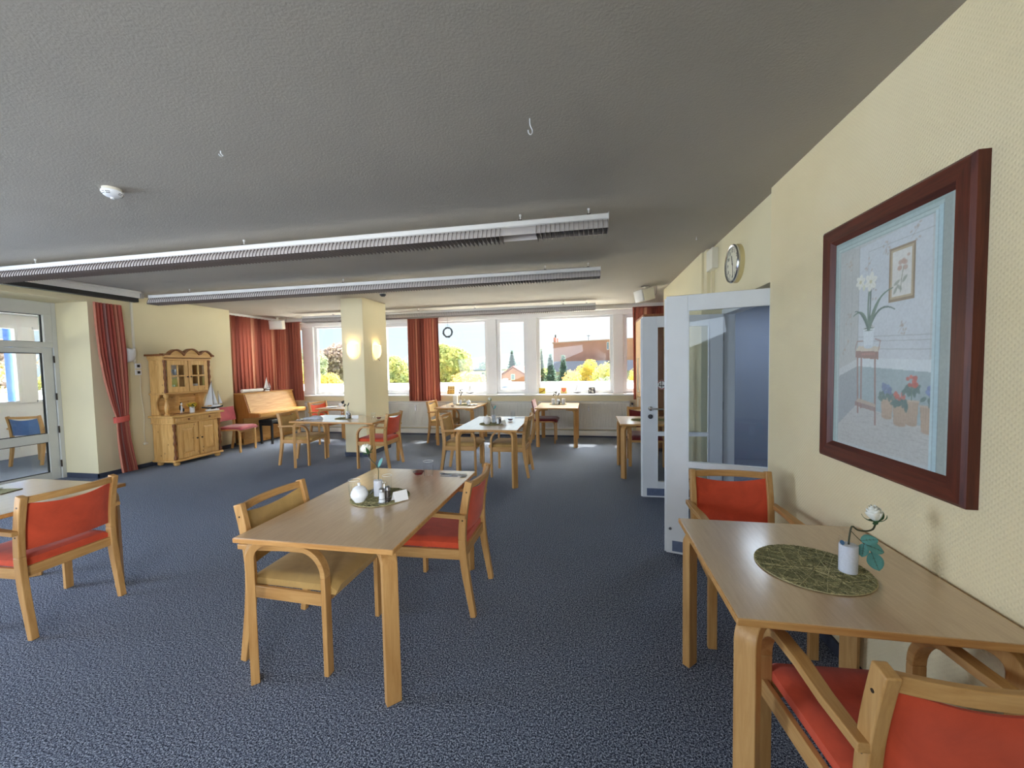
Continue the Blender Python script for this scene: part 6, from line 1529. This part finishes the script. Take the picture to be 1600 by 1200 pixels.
# houses
M['brickred'] = plain('brick_red', rgb(196,138,126), 1.0, 0.0, 0, 0.08, 1.2); M['brickpale'] = plain('brick_block', rgb(190,140,128), 1.0, 0.0, 0, 0.06, 0.8); M['tile'] = plain('dark_roof_tiles', rgb(62,66,76), 1.0, 0.0); M['winpane'] = plain('far_window_glass', rgb(120,140,166), 0.2, 0.5)
root = thing('gable_house', 'red brick gabled house seen through the narrow middle window', 'building', (-9.9, 52, -6))
MB().prism([(-2.35, 0), (2.35, 0), (2.35, 5.7), (0, 7.15), (-2.35, 5.7)], 1, 0, 10).build('wall', M['brickred'], root)
MB().prism([(-2.6, 5.6), (0, 7.22), (2.6, 5.6), (2.6, 5.78), (0, 7.42), (-2.6, 5.78)], 1, -0.2, 10.2).build('roof', plain('red_roof', rgb(150,96,90), 1.0, 0.0), root)
w = MB().box(-0.28, 0.28, -0.06, 0.02, 5.55, 6.35).build('window_frame', M['white'], root); MB().box(-0.2, 0.2, -0.08, -0.05, 5.62, 6.28).build('pane', M['winpane'], w)
MB().box(-2.35, 2.35, -0.10, 0, 5.1, 5.25).build('white_band', M['white'], root)
root = thing('brick_block', 'long red brick building block behind the spruces', 'building', (-1.0, 85, -6))
MB().prism([(-6.3, 0), (14, 0), (14, 12.6), (-6.0, 12.0), (-6.3, 12.0)], 1, 0, 14).build('wall', M['brickpale'], root)
MB().prism([(-6.5, 12.0), (-6.0, 12.02), (14.2, 12.62), (14.2, 12.85), (-6.0, 12.25), (-6.5, 12.25)], 1, -0.2, 14.2).build('roof_edge', plain('roof_edge', rgb(196,160,150), 0.8), root)
ch = MB().box(-6.4, -5.9, 2, 3, 12.2, 13.4).box(-5.7, -5.4, 2, 3, 12.2, 13.2).build('chimney', M['brickpale'], root); MB().tube([(-6.0, 2.5, 13.3), (-6.0, 2.5, 14.0)], 0.15, 8).build('chimney_pot', M['brown_metal'], ch)
an = MB(); an.tube([(1.1, 3, 12.3), (1.1, 3, 13.8)], 0.05, 6); an.tube([(0.75, 3, 13.6), (1.45, 3, 13.6)], 0.06, 6); an.build('aerial', M['darkgrey'], root)
for x in (5.05,): 
    w = MB().box(x-0.22, x+0.22, -0.08, 0.02, 10.4, 12.0).build('window_frame', M['white'], root); MB().box(x-0.14, x+0.14, -0.10, -0.07, 10.5, 11.9).build('pane', M['winpane'], w)
root = thing('low_houses', 'row of dark roofed low houses in front of the brick block', 'building', (-1.0, 72, -6))
MB().box(-5.2, 9, 0, 8, 0, 6.3).build('wall', plain('house_wall', rgb(150,152,162), 1.0, 0.0), root)
MB().prism([(-0.4, 6.2), (4, 8.1), (8.4, 6.2)], 0, -5.4, 9.2).build('roof', M['tile'], root)
for x in (-2.6, 0.2, 3.2): 
    w = MB().box(x-0.3, x+0.3, -0.08, 0.02, 4.6, 5.7).build('window_frame', M['white'], root); MB().box(x-0.22, x+0.22, -0.10, -0.07, 4.68, 5.62).build('pane', M['winpane'], w)
g = MB().prism([(3.6, 6.2), (4.8, 7.9), (6.0, 6.2)], 1, -0.4, 3).build('gable', M['tile'], root)
root = thing('school_block', 'small white flat building with windows beside the golden tree', 'building', (-24.6, 90, -6))
MB().box(-3.4, 4, 0, 8, 0, 6.35).build('wall', M['white'], root); MB().box(-3.6, 4.2, -0.2, 8.2, 6.35, 6.55).build('roof', M['tile'], root)
for i in range(4):
    x = -2.4+i*1.35
    for z in (4.9, 5.65):
        w = MB().box(x-0.42, x+0.42, -0.08, 0.02, z-0.30, z+0.30).build('window_frame', M['white'], root); MB().box(x-0.34, x+0.34, -0.10, -0.07, z-0.24, z+0.24).build('pane', M['winpane'], w)

# ------------------------------------------------------------------ groups of repeated things
GROUPS = {'dining_table': 'beech tables in the dining hall', 'placemat': 'placemats on the tables', 'drinking_glass': 'tumblers on the tables', 'vase': 'bottle vases on the tables', 'cruet_stand': 'cruet stands on the tables',
          'salt_shaker': 'salt shakers on the tables', 'pepper_shaker': 'pepper shakers on the tables', 'dessert_bowl': 'red jelly bowls on the tables', 'sugar_bowl': 'sugar bowls on the tables', 'table_card': 'white cards on the tables',
          'knife': 'cutlery on the tables', 'fork': 'cutlery on the tables', 'spoon': 'cutlery on the tables', 'radiator': 'radiators under the windows', 'light_strip': 'light strips under the ceiling', 'curtain': 'rust curtains at the windows',
          'loudspeaker': 'loudspeakers under the ceiling', 'wall_lamp': 'shield-shaped wall lamps', 'ceiling_hook': 'hooks in the ceiling', 'model_ship': 'small model ships', 'greeting_card': 'cards on the window sill', 'glass_bowl': 'glassware inside the dresser',
          'jam_jar': 'jars on the window table', 'paper_napkin': 'paper napkins on the tables'}
for o in list(S.objects):
    if o.parent is None and o.get('label') and not o.get('group'):
        b = o.name.split('.')[0]
        if b in GROUPS: o['group'] = GROUPS[b]
